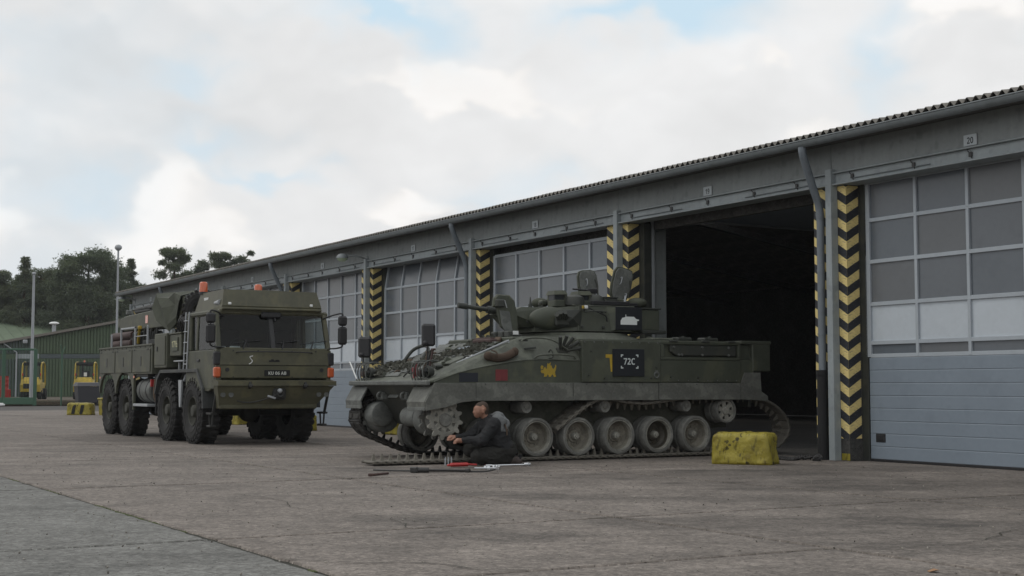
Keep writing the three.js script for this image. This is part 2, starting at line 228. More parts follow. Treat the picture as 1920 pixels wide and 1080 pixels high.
// a flat printed face with its own 0..1 uv, and a thin board behind it
function printed(name, mat, backMat, parent, cx, cy, cz, w, h, facing, label) {
  const base = parent.base || V(0, 0, 0), g = new THREE.PlaneGeometry(w, h); g.rotateY(facing); g.translate(cx - base.x, cy - base.y, cz - base.z); const n = V(Math.sin(facing), 0, Math.cos(facing));
  const board = new MB(); board.box(0, 0, 0, w + .006, h + .006, .012, { r: .002 }); const bm = new THREE.Matrix4().makeRotationY(facing); bm.setPosition(cx - n.x * .009, cy, cz - n.z * .009); board.g[0].applyMatrix4(bm);
  const b = board.build(name, backMat, parent, label); const f = shade(new THREE.Mesh(g, mat)); f.name = 'printed_face'; b.add(f); f.base = base; return b;
}
// ---------------------------------------------------------------- ground
(() => { const g = new THREE.PlaneGeometry(900, 900); g.rotateX(-Math.PI / 2); const uv = g.attributes.uv; for (let i = 0; i < uv.count; i++) uv.setXY(i, uv.getX(i) * 900, uv.getY(i) * 900); const m = shade(new THREE.Mesh(g, MT.asphalt)); m.name = 'ground'; m.position.set(-60, -.06, 0); m.userData.kind = 'structure'; scene.add(m); })();
const RX0 = -41.7, ZB = [-.42, 1.05, 4.72, 8.4, 12.05, 15.7, 19.4, 23.1];
const apron = new THREE.Group(); apron.name = 'concrete_apron'; apron.userData.kind = 'structure'; scene.add(apron);
// oil, rubber and damp stains seen on the slabs: x, z, half length along the camera's left-right, half length away, strength
const STAINS = [[3.6, 8.05, .75, .5, .42], [5.5, 10.1, .8, .55, .38], [6.9, 10.3, .9, .5, .40], [4.6, 7.1, .8, .5, .28], [7.4, 7.9, 1.2, .8, .34], [7.9, 6.6, 1.0, .6, .30], [6.4, 4.6, 2.2, 1.1, .34], [4.3, 3.6, 2.4, 1.2, .40], [8.9, 6.0, 1.0, .7, .36], [2.2, 3.8, 2.2, 1.3, .36], [-.8, 6.6, 1.8, .9, .30], [9.4, 7.4, .8, .5, .26], [8.7, 4.2, 1.4, .8, .36], [7.6, 11.1, .5, .4, .24], [-3.4, 8.9, 1.2, .6, .18], [-8.6, 8.2, 2.6, .8, .22], [.4, 10.6, 1.2, .4, .16], [4.9, 11.4, .6, .4, .16], [10.2, 9.4, .9, .6, .22], [-13, 5.6, 3.8, 1.6, .30], [-20, 3.2, 4, 1.4, .22], [6.3, 1.6, 2.6, .8, .30], [1.6, 1.4, 1.6, .7, .36], [9.9, 2.6, 1.6, 1, .3], [-5.5, 12.6, 2, .5, .12], [2.4, 13.2, 1.4, .4, .12]];
function stain(x, z) {
  let k = 0; const wx = fbm(x * 1.4, z * 1.4, 3, 4) - .5, wz = fbm(x * 1.4 + 40, z * 1.4, 9, 4) - .5;
  for (const [sx, sz, a, b, s] of STAINS) { const dx = x - sx + wx * 1.3, dz = z - sz + wz * 1.3, p = (dx * .5 - dz * .866) / a, q = (dx * .866 + dz * .5) / b, r = p * p + q * q; if (r < 4) k = Math.max(k, s * sstep(1.3, .6, r)); }
  const streak = sstep(.56, .66, fbm((x * .5 - z * .866) * .7, (x * .866 + z * .5) * 4.2, 5, 4)) * .10 + sstep(.6, .66, fbm((x * .25 - z * .97) * .5, (x * .97 + z * .25) * 7, 15, 4)) * .09;
  const blot = sstep(.52, .72, fbm(x * .8, z * .8, 17, 5)) * .16, fine = (fbm(x * 5, z * 5, 2, 3) - .5) * .2 - .22 * sstep(.70, .78, fbm(x * 2.4, z * 2.4, 31, 3));
  return clamp01(1.03 - (.82 * k * (.55 + .9 * fbm(x * 3, z * 3, 8, 3))) - streak - blot + fine);
}
function slab(x0, x1, z0, z1, mat, rnd) {
  const near = x1 > -16 && x0 < 14, st = near ? (x1 > -8 && x0 < 11 && z1 > -.3 && z0 < 15 ? .085 : .16) : .9, nx = Math.max(2, Math.round((x1 - x0) / st)), nz = Math.max(2, Math.round((z1 - z0) / st)), gap = .018, bev = .012, top = -.0005 - .004 * rnd();
  const pos = [], col = [], uv = [], idx = [], W = nx + 3, Hh = nz + 3, tone = .94 + .1 * rnd(), ou = rnd() * 7, ov = rnd() * 7;
  for (let j = 0; j < Hh; j++) for (let i = 0; i < W; i++) {
    const ri = i === 0 || i === W - 1, rj = j === 0 || j === Hh - 1; let x = x0 + gap + (x1 - x0 - 2 * gap) * clamp01((i - 1) / nx), z = z0 + gap + (z1 - z0 - 2 * gap) * clamp01((j - 1) / nz), y = top;
    const ei = i <= 1 || i >= W - 2, ej = j <= 1 || j >= Hh - 2;
    if (ei) x += (i <= 1 ? 1 : -1) * (.022 * sstep(.45, .85, fbm(z * 5, x, 4, 3)) + (ri ? 0 : bev)); if (ej) z += (j <= 1 ? 1 : -1) * (.022 * sstep(.45, .85, fbm(x * 5, z, 6, 3)) + (rj ? 0 : bev));
    if (ri || rj) y = -.045; else if (!ei && !ej) y += .004 * (fbm(x * .7, z * .7, 1, 2) - .5);
    pos.push(x, y, z); const s = stain(x, z) * tone; col.push(s * 1.0, s * (.995 + .005 * s), s * (.985 + .015 * s)); uv.push(x + ou, z + ov);
  }
  for (let j = 0; j < Hh - 1; j++) for (let i = 0; i < W - 1; i++) { const a = j * W + i, b = a + 1, c = a + W, d = c + 1; idx.push(a, c, b, b, c, d); }
  const g = new THREE.BufferGeometry(); g.setAttribute('position', new THREE.Float32BufferAttribute(pos, 3)); g.setAttribute('color', new THREE.Float32BufferAttribute(col, 3)); g.setAttribute('uv', new THREE.Float32BufferAttribute(uv, 2)); g.setIndex(idx); g.computeVertexNormals();
  const m = shade(new THREE.Mesh(g, mat)); m.name = 'slab'; apron.add(m);
}
MT.concPink.vertexColors = true; MT.concGrey.vertexColors = true;
(() => {
  const rnd = mulberry(31), xs = []; for (let x = -53.7; x <= 24.4; x += 6) xs.push(x);
  for (let b = 0; b < ZB.length - 1; b++) for (let i = 0; i < xs.length - 1; i++) {
    const mat = ZB[b] >= 12 ? MT.concGrey : MT.concPink; let cuts = [xs[i], xs[i + 1]]; if (ZB[b] === 8.4 && xs[i] > 6 && xs[i] < 7) cuts = [xs[i], 9.05, xs[i + 1]];
    for (let k = 0; k < cuts.length - 1; k++) slab(cuts[k], cuts[k + 1], ZB[b], ZB[b + 1], mat, rnd);
  }
  // soil and moss in the joints
  const j = new THREE.PlaneGeometry(79, 24); j.rotateX(-Math.PI / 2); const u = j.attributes.uv; for (let i = 0; i < u.count; i++) u.setXY(i, u.getX(i) * 79, u.getY(i) * 24); const jm = shade(new THREE.Mesh(j, MT.joint)); jm.name = 'joint_filling'; jm.position.set(-14.2, -.016, 11.35); apron.add(jm);
  const mossB = new MB(), r2 = mulberry(8), ico = new THREE.IcosahedronGeometry(1, 0);
  const put = (x, z, s) => { const m = new THREE.Matrix4().makeRotationY(r2() * 6); m.scale(V(s, s * .4, s * .8)); m.setPosition(x, -.012, z); mossB.add(ico, m); };
  for (let i = 0; i < 1500; i++) { const x = mix(-6, 12, Math.pow(r2(), .8)); if (fbm(x * 1.3, 3, 1, 3) > .57) put(x, 12.05 + (r2() - .5) * .035, .006 + .012 * r2()); }
  for (let i = 0; i < 700; i++) { const x = mix(-4, 12, r2()); if (fbm(x * 1.3, 7, 1, 3) > .62) put(x, 8.4 + (r2() - .5) * .03, .005 + .01 * r2()); }
  for (let i = 0; i < 350; i++) { const z = mix(7, 16, r2()); if (fbm(z * 1.3, 9, 1, 3) > .6) put(6.3 + (r2() - .5) * .028, z, .005 + .008 * r2()); }
  // loose grit and crumbs of concrete
  { const r3 = mulberry(91), gi = new THREE.IcosahedronGeometry(1, 0), N = 2600, gm = new THREE.InstancedMesh(gi, MT.grit, N), q = new THREE.Matrix4(), cc = new THREE.Color(); for (let i = 0; i < N; i++) { const x = mix(-9, 11.5, r3()), z = mix(1, 15.5, r3()), s = .003 + .007 * Math.pow(r3(), 3); q.makeRotationFromEuler(new THREE.Euler(r3() * 6, r3() * 6, r3() * 6)); q.scale(V(s, s * .7, s * 1.3)); q.setPosition(x, s * .4, z); gm.setMatrixAt(i, q); const k = .25 + .9 * r3(); gm.setColorAt(i, cc.setRGB(k, k * .96, k * .9)); } gm.name = 'loose_grit'; gm.userData = { kind: 'stuff', label: 'loose grit and concrete crumbs scattered over the apron', category: 'grit' }; shade(gm); scene.add(gm); }
  // hairline cracks
  const crack = (pts, wdt) => { const cu = new THREE.CatmullRomCurve3(pts.map(([x, z]) => V(x, 0, z))), n = 120, pos = [], idx = []; for (let i = 0; i <= n; i++) { const p = cu.getPointAt(i / n), t = cu.getTangentAt(i / n), j = (fbm(p.x * 6, p.z * 6, 3, 3) - .5) * .12, w = wdt * (.4 + fbm(p.x * 9, p.z * 9, 5, 2)); for (const s of [-1, 1]) pos.push(p.x - t.z * (j + s * w), .0045, p.z + t.x * (j + s * w)); if (i < n) idx.push(2 * i, 2 * i + 2, 2 * i + 1, 2 * i + 1, 2 * i + 2, 2 * i + 3); } const g = new THREE.BufferGeometry(); g.setAttribute('position', new THREE.Float32BufferAttribute(pos, 3)); g.setAttribute('uv', new THREE.Float32BufferAttribute(pos.filter((_, i) => i % 3 !== 1), 2)); g.setIndex(idx); g.computeVertexNormals(); const m = shade(new THREE.Mesh(g, MT.joint)); m.name = 'crack'; apron.add(m); };
  crack([[7.75, 12.02], [8.2, 11.6], [8.45, 11.25], [8.9, 11.1], [9.04, 10.9]], .007); crack([[6.3, 10.4], [5.2, 10.15], [4.1, 10.5], [3.0, 10.3], [1.4, 10.6]], .004); crack([[2.6, 8.4], [2.4, 7.2], [2.9, 6.1], [2.7, 4.8]], .004); crack([[9.1, 8.4], [9.3, 7.3], [8.8, 6.2], [9.0, 4.8], [8.6, 3.3]], .005); crack([[.3, 14.2], [1.8, 14.0], [3.6, 14.35], [6.2, 14.1]], .004);
  const mm = mossB.build('moss', MT.moss, apron); mm.userData.kind = 'stuff';
})();
// verge and yard beyond the garage
P('yard', MT.soil, scene, (b) => b.box(-90, .12, -10, 34, .36, 70, { r: .08 })).userData.kind = 'structure';
P('field', MT.grass, scene, (b) => b.box(-165, .1, -20, 120, .5, 300, { r: .1 })).userData.kind = 'structure';
// ---------------------------------------------------------------- garage
const GX0 = -42, GX1 = 12;
const garage = thing('garage_building', (GX0 + GX1) / 2, 0, -11, 'long low grey vehicle garage with sectional doors, striped piers and corrugated roof', 'garage');
(() => {
  const G = garage;
  // hall behind the doors
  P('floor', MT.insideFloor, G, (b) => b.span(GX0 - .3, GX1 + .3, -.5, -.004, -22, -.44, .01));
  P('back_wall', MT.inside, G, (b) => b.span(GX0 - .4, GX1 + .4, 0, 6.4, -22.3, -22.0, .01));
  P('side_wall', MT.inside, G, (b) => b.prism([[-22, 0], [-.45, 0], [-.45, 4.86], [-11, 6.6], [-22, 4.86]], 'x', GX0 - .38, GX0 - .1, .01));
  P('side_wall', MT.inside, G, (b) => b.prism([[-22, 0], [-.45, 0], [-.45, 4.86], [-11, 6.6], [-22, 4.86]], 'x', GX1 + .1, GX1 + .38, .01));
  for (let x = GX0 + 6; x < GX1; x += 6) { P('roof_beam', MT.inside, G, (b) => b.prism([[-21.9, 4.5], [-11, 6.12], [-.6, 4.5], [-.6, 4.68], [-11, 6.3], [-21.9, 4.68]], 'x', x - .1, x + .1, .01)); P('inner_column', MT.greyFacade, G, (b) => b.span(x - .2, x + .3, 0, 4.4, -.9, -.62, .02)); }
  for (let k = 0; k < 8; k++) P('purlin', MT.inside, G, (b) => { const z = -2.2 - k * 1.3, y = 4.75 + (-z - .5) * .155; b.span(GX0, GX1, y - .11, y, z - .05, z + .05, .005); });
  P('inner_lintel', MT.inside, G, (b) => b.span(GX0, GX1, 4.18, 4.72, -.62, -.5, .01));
  // upper wall, channel beam above the doors, soffit
  for (let x = GX0; x < GX1; x += 6) {
    P('wall_panel', MT.greyFacade, G, (b) => b.span(x + .004, x + 5.996, 4.5, 4.97, -.3, .035, .006));
    P('channel_beam', MT.greySteel, G, (b) => { b.span(x + .11, x + 5.96, 4.485, 4.505, -.1, .115, .003).span(x + .11, x + 5.96, 4.30, 4.325, -.25, .115, .003).span(x + .11, x + 5.96, 4.326, 4.484, -.1, .05, .003); });
    for (let k = 0; k < 5; k++) { const hx = x + .5 + k * 1.18 + (k % 2) * .1; P('hook', MT.steelDark, G, (b) => { b.span(hx - .03, hx + .03, 4.37, 4.44, .052, .075, .004).cyl([hx + .03, 4.37, .08], [hx + .05, 4.31 + .03, .09], .008).cyl([hx - .02, 4.44, .08], [hx - .04, 4.475, .09], .008); }); }
    P('conduit', MT.gutter, G, (b) => b.cyl([x + .5, 4.375, .062], [x + 2.1, 4.372, .062], .009, .009, 8)); P('conduit', MT.gutter, G, (b) => b.cyl([x + 3.9, 4.37, .062], [x + 5.5, 4.375, .062], .009, .009, 8));
  }
  P('soffit', MT.soffit, G, (b) => b.span(GX0 - .5, GX1 + .5, 4.972, 4.992, -.3, .56, .004));
  P('fascia', MT.soffit, G, (b) => b.span(GX0 - .5, GX1 + .5, 4.90, 4.97, .44, .47, .004));
  // gutter, with its joints
  P('gutter', MT.gutter, G, (b) => {
    const pr = []; for (let k = 0; k <= 10; k++) { const a = Math.PI + Math.PI * k / 10; pr.push([.555 + .082 * Math.cos(a), 4.985 + .10 * Math.sin(a)]); } for (let k = 10; k >= 0; k--) { const a = Math.PI + Math.PI * k / 10; pr.push([.555 + .074 * Math.cos(a), 4.985 + .092 * Math.sin(a)]); }
    b.prism(pr, 'x', GX0 - .55, GX1 + .55, .001); b.cyl([GX0 - .55, 4.985, .637], [GX1 + .55, 4.985, .637], .012, .012, 8);
  });
  for (let x = GX0 + 1; x < GX1; x += 2) P('gutter_joint', MT.gutter, G, (b) => { const pr = []; for (let k = 0; k <= 8; k++) { const a = Math.PI + Math.PI * k / 8; pr.push([.555 + .086 * Math.cos(a), 4.985 + .104 * Math.sin(a)]); } for (let k = 8; k >= 0; k--) { const a = Math.PI + Math.PI * k / 8; pr.push([.555 + .083 * Math.cos(a), 4.985 + .101 * Math.sin(a)]); } b.prism(pr, 'x', x - .03, x + .03, .001); });
  // corrugated roof sheets
  const pitch = .15, wav = 7, sheetGeo = (() => {
    const pos = [], idx = [], seg = 8, n = wav * seg, th = .009, amp = .033; const L = [[0, 0], [0, -th], [-10.9, 1.66], [-10.9, 1.66 - th]];
    for (let r = 0; r < 4; r++) for (let i = 0; i <= n; i++) pos.push(i / seg * pitch, L[r][1] + amp * Math.cos(i / seg * 2 * Math.PI), L[r][0]);
    const q = (a, b) => { for (let i = 0; i < n; i++) { const p = a * (n + 1) + i, r = b * (n + 1) + i; idx.push(p, p + 1, r, p + 1, r + 1, r); } }; q(0, 2); q(3, 1); q(1, 0);
    const g = new THREE.BufferGeometry(); g.setAttribute('position', new THREE.Float32BufferAttribute(pos, 3)); g.setIndex(idx); const f = toCreasedNormals(g, .6); return boxUV(f.index ? f.toNonIndexed() : f);
  })();
  const roof = sub('roof', G, 0, 0, 0), back = sheetGeo.clone().rotateY(Math.PI); let s = 0;
  for (let x = GX0 - .6; x < GX1 + .4; x += pitch * wav, s++) { const m = shade(new THREE.Mesh(sheetGeo, MT.roof)); m.name = 'roof_sheet'; m.position.set(x, 5.045 + (s % 2) * .004, .6); roof.add(m); const k = shade(new THREE.Mesh(back, MT.roof)); k.name = 'roof_sheet'; k.position.set(x + pitch * wav, 5.045 + (s % 2) * .004, -22.4); roof.add(k); }
  // piers and columns
  for (let x = GX0; x <= GX1; x += 6) {
    const pier = P('pier', MT.pierConc, G, (b) => { b.span(x - .45, x + .2857, -.05, 4.299, -.45, 0, .004); });
    P('hazard_stripes', MT.chev, pier, (b) => { b.span(x + .102, x + .2897, .34, 4.29, .001, .0035, .0005).span(x - .449, x - .034, .34, 4.29, .001, .0035, .0005); }); P('hazard_stripes', MT.chevSide, pier, (b) => b.span(x + .287, x + .2897, .34, 4.29, -.25, .0008, .0005));
    P('worn_yellow_foot', MT.yellow, pier, (b) => b.span(x + .11, x + .2895, .005, .11, .001, .004, .0005));
    P('column', MT.greySteel, G, (b) => { b.span(x - .03, x + .10, 0, 4.56, .118, .14, .003).span(x - .03, x + .10, 0, 4.56, .004, .018, .003).span(x + .028, x + .042, 0, 4.56, .018, .118, .002).span(x + .086, x + .1, 0, 4.56, .018, .118, .002); });
    P('guide_rail', MT.tankDark, G, (b) => b.span(x + .2877, x + .43, 0, 4.3, -.44, -.27, .004).span(x - .58, x - .4505, 0, 4.3, -.44, -.27, .004));
  }
  // downpipes
  for (const x of [0, -12, -24, -36]) {
    const dp = P('downpipe', MT.pipe, G, (b) => { const px = x - .2; b.tube([[px + .12, 4.9, .56], [px + .12, 4.8, .55], [px + .04, 4.35, .3], [px + .0, 4.0, .12], [px, 3.8, .095], [px, 3.3, .095]], .062, 40, 14); b.cyl([px, 3.32, .095], [px, 1.38, .095], .06, .06, 16); b.cyl([px, 3.0, .095], [px, 2.95, .095], .066).cyl([px, 1.95, .095], [px, 1.99, .095], .066).cyl([px + .0, 3.9, .105], [px, 3.82, .095], .068); });
    P('pipe_guard', MT.blackMatt, dp, (b) => { const px = x - .2; b.cyl([px, 0, .1], [px, 1.4, .1], .085, .085, 18).cyl([px, 1.33, .1], [px, 1.405, .1], .1, .1, 18); });
  }
  // doors: five panes across, four rows and a narrow one, ribbed boards below
  const boardGeo = new Map();
  function door(bay, top, shift, tilt) {
    const x0 = bay + .45, W = 5.04, D = sub('door', G, bay + 3, 0, -.3), z = -.3; D.userData.label = 'sectional overhead door with five columns of smoked panes';
    const rows = [[3.73, Math.min(4.46, top)], [3.08, 3.73], [2.42, 3.08], [1.82, 2.42], [1.62, 1.82]].map(([a, b]) => [a + shift, b + shift]); if (shift === 0) rows[0][1] = top;
    const pw = W / 5, fr = new MB();
    const tip = (y) => tilt && y > rows[0][0] ? (y - rows[0][0]) * .16 : 0;
    for (let i = 0; i <= 5; i++) { const x = x0 + i * pw, w = i === 0 || i === 5 ? .05 : .028; fr.bar([x, 1.6 + shift, z], [x, rows[0][0], z], w * 2, .06, V(0, 0, 1), .004); fr.bar([x, rows[0][0], z], [x, rows[0][1], z - tip(rows[0][1])], w * 2, .06, V(0, 0, 1), .004); }
    for (const [a] of rows) fr.span(x0 + .03, x0 + W - .03, a - .03, a + .03, z - .028, z + .026, .004); fr.span(x0 + .03, x0 + W - .03, rows[0][1] - .05, rows[0][1] + .02, z - .028 - tip(rows[0][1]), z + .024 - tip(rows[0][1]), .004);
    fr.build('frame', MT.aluFrame, D);
    rows.forEach(([a, c], r) => { for (let i = 0; i < 5; i++) { const b = new MB(), xa = x0 + i * pw + .022, xb = x0 + (i + 1) * pw - .022; if (tip(c)) b.hull([[xa, a + .02, z - .008], [xb, a + .02, z - .008], [xa, c - .02, z - .008 - tip(c)], [xb, c - .02, z - .008 - tip(c)], [xa, a + .02, z - .014], [xb, a + .02, z - .014], [xa, c - .02, z - .014 - tip(c)], [xb, c - .02, z - .014 - tip(c)]]); else b.span(xa, xb, a + .02, c - .02, z - .012 + .004 * ((i * 7 + r * 3 + bay) % 3 - 1), z - .004, .001); b.build('pane', r === 3 ? MT.paneWhite : [MT.pane, MT.paneB, MT.paneC][(i * 5 + r * 2 + Math.abs(bay)) % 3], D); } });
    const yb = 1.59 + shift, n = 8, h = (yb - .035) / n;
    for (let k = 0; k < n; k++) P('board', MT.doorPanel, D, (b) => { const y = .035 + k * h; b.prism([[z - .02, y + .001], [z + .018, y + .001], [z + .024, y + .008], [z + .024, y + h - .012], [z + .019, y + h - .001], [z - .02, y + h - .001]], 'x', x0 + .004, x0 + W - .004, .001); });
    P('bottom_seal', MT.black, D, (b) => b.span(x0, x0 + W, -.002, .036, z - .02, z + .03, .004));
    P('pull_handle', MT.black, D, (b) => { b.box(x0 + .22, .36, z + .028, .2, .13, .014, { r: .006 }); b.box(x0 + .22, .36, z + .035, .15, .085, .012, { r: .005 }); });
  }
  door(0, 4.34, 0, false); door(-12, 4.34, -.2, false); door(-18, 4.36, 0, true); door(-24, 4.34, 0, false); door(-30, 4.34, 0, false); door(-36, 4.34, 0, false); door(-42, 4.34, 0, false); door(6, 4.34, 0, false);
  // bay 19 stands open: its door is rolled up under the roof
  P('raised_door', MT.doorPanel, G, (b) => b.span(-5.55, -.5, 4.42, 4.47, -5.4, -.75, .005));
  for (const x of [-5.6, -.48]) P('door_track', MT.galv, G, (b) => b.span(x - .03, x + .03, 4.385, 4.5, -5.6, -.47, .004).span(x - .03, x + .03, .02, 4.38, -.52, -.46, .004));
  // bay numbers
  let no = 20; for (let x = 0; x >= GX0; x -= 6, no--) {
    const t = String(no), w = .235; const mat = canvasMat('number ' + t, 128, 86, (c, W, H) => { c.fillStyle = '#b9c0c4'; c.fillRect(0, 0, W, H); c.fillStyle = '#23272b'; c.font = 'bold 70px sans-serif'; c.textAlign = 'center'; c.textBaseline = 'middle'; c.save(); c.translate(W / 2, H / 2 + 4); c.scale(.86, 1); c.fillText(t, 0, 0); c.restore(); });
    printed('number_plate', mat, MT.galv, G, x + 2.85, 4.61, .055, w, .155, 0);
  }
})();
// lamps on arms from the facade
function wallLamp(x, y, z, label) {
  const L = thing('wall_lamp', x, y, .04, label, 'lamp', 'lamps on the garage front');
  P('arm', MT.gutter, L, (b) => b.tube([[x + .35, y - .06, .04], [x + .3, y + .02, z * .4], [x + .05, y + .06, z * .8], [x, y + .05, z]], .022, 20, 8).box(x + .35, y - .06, .046, .12, .2, .02));
  P('hood', MT.gutter, L, (b) => b.lathe([[.001, .13], [.05, .128], [.12, .1], [.16, .035], [.17, 0], [.162, 0], [.15, .025]], [x, y - .02, z], 'y', 24));
  P('lens', MT.lampGlass, L, (b) => b.lathe([[.001, -.09], [.07, -.08], [.12, -.05], [.155, .015]], [x, y - .02, z], 'y', 24));
}
wallLamp(-18.35, 4.60, .62, 'grey domed lamp on an arm between the striped piers of the garage');
wallLamp(-41.9, 4.75, .5, 'small domed lamp at the far end of the garage front');
// things in the dark hall
function rack(x, z, label) {
  const R = thing('storage_rack', x, 0, z, label, 'rack', 'racks in the hall');
  for (const dx of [-1.2, 1.2]) for (const dz of [-.3, .3]) P('upright', MT.tankDark, R, (b) => b.span(x + dx - .03, x + dx + .03, 0, 3, z + dz - .03, z + dz + .03));
  for (const y of [.3, 1.2, 2.1, 2.9]) P('shelf', MT.tankDark, R, (b) => b.span(x - 1.25, x + 1.25, y, y + .05, z - .35, z + .35));
}
rack(-4.6, -20.6, 'steel storage rack against the back wall of the open bay'); rack(-8.4, -20.8, 'steel storage rack deep in the dark hall');
(() => { const r = mulberry(5); for (let k = 0; k < 6; k++) { const x = -5.5 + (k % 3) * .85, y = k < 3 ? 1.25 : 2.15, c = [[.16, .2, .24], [.12, .12, .1], [.2, .17, .12]][k % 3], h = .3 + .3 * r(); const b = new MB(); b.span(x, x + .55, y, y + h, -20.85, -20.4, .02).span(x - .01, x + .56, y + h - .05, y + h, -20.86, -20.39, .01).span(x + .2, x + .35, y + h * .4, y + h * .55, -20.4, -20.385, .004); b.solo('storage_box', M('box ' + k, c, .7), x + .27, y, -20.6, ['blue grey', 'dark grey', 'tan'][k % 3] + ' storage box on the ' + (k < 3 ? 'middle' : 'upper') + ' shelf of the rack in the open bay', 'box', 'boxes on the hall rack'); } })();
// ---------------------------------------------------------------- tracked infantry vehicle
const XN = -2.0, XF = -4.9, XC = -3.45;
const tank = thing('tracked_vehicle', XC, 0, 3, 'dark green tracked armoured vehicle with open turret hatches and one track off', 'armoured vehicle');
(() => {
  const T = tank, R = mulberry(3);
  // hull ------------------------------------------------
  const side = [[6.12, 1.21], [5.56, 1.37], [4.47, 1.55], [3.47, 1.55], [3.47, 1.6], [.0, 1.6], [0, 1.19], [6.0, 1.19]];
  P('lower_hull', MT.under, T, (b) => { b.prism([[.2, .45], [5.0, .42], [5.75, .72], [6.05, 1.14], [5.2, 1.25], [0.05, 1.25]], 'x', -4.4, -2.5, .01); });
  P('nose_plate', MT.tankDark, T, (b) => b.hull([[-4.35, 1.16, 6.1], [-2.55, 1.16, 6.1], [-4.2, .55, 5.62], [-2.7, .55, 5.62], [-4.35, 1.16, 5.9], [-2.55, 1.16, 5.9], [-4.2, .5, 5.3], [-2.7, .5, 5.3]]));
  P('hull_side', MT.tank, T, (b) => b.prism(side, 'x', XN - .1, XN, .008)); P('hull_side', MT.tank, T, (b) => b.prism(side, 'x', XF, XF + .1, .008));
  // sloped flank above the side plate
  for (const s of [1, -1]) P('sloped_flank', MT.tankSlope, T, (b) => { const X = (d) => XC + s * d; b.hull([[X(1.438), 1.225, 6.1], [X(1.438), 1.38, 5.56], [X(1.438), 1.558, 4.47], [X(1.438), 1.558, 3.46], [X(1.38), 1.2, 6.0], [X(1.38), 1.2, 3.46], [X(1.1), 1.5, 5.55], [X(1.1), 1.93, 4.35], [X(1.1), 1.93, 3.47], [X(1.1), 1.215, 6.05], [X(1.0), 1.2, 3.47]]); });
  P('glacis', MT.tankSlope, T, (b) => b.hull([[XC - 1.4, 1.22, 6.12], [XC + 1.4, 1.22, 6.12], [XC - 1.1, 1.93, 4.3], [XC + 1.1, 1.93, 4.3], [XC - 1.1, 1.3, 4.3], [XC + 1.1, 1.3, 4.3], [XC - 1.4, 1.17, 6.0], [XC + 1.4, 1.17, 6.0]]));
  P('front_trim', MT.tankPale, T, (b) => b.box(XC, 1.2, 6.13, 2.9, .075, .07, { r: .015 }));
  P('hull_roof', MT.tank, T, (b) => b.span(XF + .06, XN - .06, 1.6, 1.9, .02, 3.46, .012).span(XF + .35, XN - .35, 1.5, 1.925, 3.3, 4.5, .02));
  // add-on side plates
  P('side_plate', MT.tank, T, (b) => { b.span(XN - .02, XN + .045, 1.215, 1.875, 1.96, 3.47, .008); });
  P('side_plate', MT.tank, T, (b) => { b.span(XN - .02, XN + .03, 1.215, 1.575, .30, 1.955, .008); });
  P('bin_frame', MT.tank, T, (b) => { b.span(XN - .02, XN + .035, 1.835, 1.885, .31, 1.95, .006).span(XN - .02, XN + .035, 1.58, 1.625, .31, 1.95, .006).span(XN - .02, XN + .035, 1.626, 1.834, 1.88, 1.95, .006).span(XN - .02, XN + .035, 1.626, 1.834, .31, .36, .006); });
  P('bin_lid', MT.tankDark, T, (b) => b.prism([[.40, 1.65], [1.62, 1.65], [1.74, 1.72], [1.74, 1.82], [.40, 1.82]], 'x', XN - .04, XN + .022, .012));
  for (const [z, y] of [[1.68, 1.79], [1.1, 1.79], [.55, 1.79], [1.58, 1.665], [1.1, 1.665], [.55, 1.665], [1.52, 1.665]]) P('bolt', MT.tankPale, T, (b) => b.cyl([XN + .02, y, z], [XN + .045, y, z], .022, .018, 10));
  for (const [z, y] of [[3.3, 1.7], [3.05, 1.28], [2.15, 1.28], [2.05, 1.45], [3.35, 1.32], [1.75, 1.3], [1.2, 1.29]]) P('bolt', MT.tankDark, T, (b) => b.cyl([XN + .02, y, z], [XN + .06, y, z], .014, .012, 8));
  P('far_side_plate', MT.tank, T, (b) => b.span(XF - .03, XF + .02, 1.215, 1.88, .3, 3.47, .01));
  // rear: stowage boxes and mud flaps
  P('rear_plate', MT.tankDark, T, (b) => b.span(XF + .1, XN - .1, .8, 1.88, -.02, .04, .01));
  for (const s of [1, -1]) { const x = XC + s * 1.18; P('rear_bin', MT.tank, T, (b) => { b.span(x - .28, x + .28, 1.4, 1.9, -.36, .03, .015); b.span(x - .29, x + .29, 1.86, 1.915, -.37, .28, .008); b.span(x - .02, x + .02, 1.6, 1.68, -.38, -.36, .004); }); P('rear_mud_flap', MT.skirt, T, (b) => b.prism([[.30, 1.19], [.30, .93], [-.30, .90], [-.30, .98], [-.16, 1.06], [-.14, 1.38], [.2, 1.38]], 'x', s > 0 ? XN - .05 : XF, s > 0 ? XN + .012 : XF + .06, .006)); }
  // skirts in panels
  for (const [a, c] of [[.31, 1.98], [1.99, 3.62], [3.63, 5.35]]) { P('skirt_panel', MT.skirt, T, (b) => b.prism([[a, .925], [c, .93], [c, 1.205], [a, 1.205]], 'x', XN - .012, XN + .028, .006)); P('skirt_panel', MT.skirt, T, (b) => b.prism([[a, .92], [c, .93], [c, 1.21], [a, 1.21]], 'x', XF - .028, XF + .012, .006)); }
  for (let k = 0; k < 14; k++) { const z = .5 + k * .36; P('skirt_bolt', MT.tankPale, T, (b) => b.cyl([XN + .028, 1.185, z], [XN + .04, 1.185, z], .012, .01, 8)); }
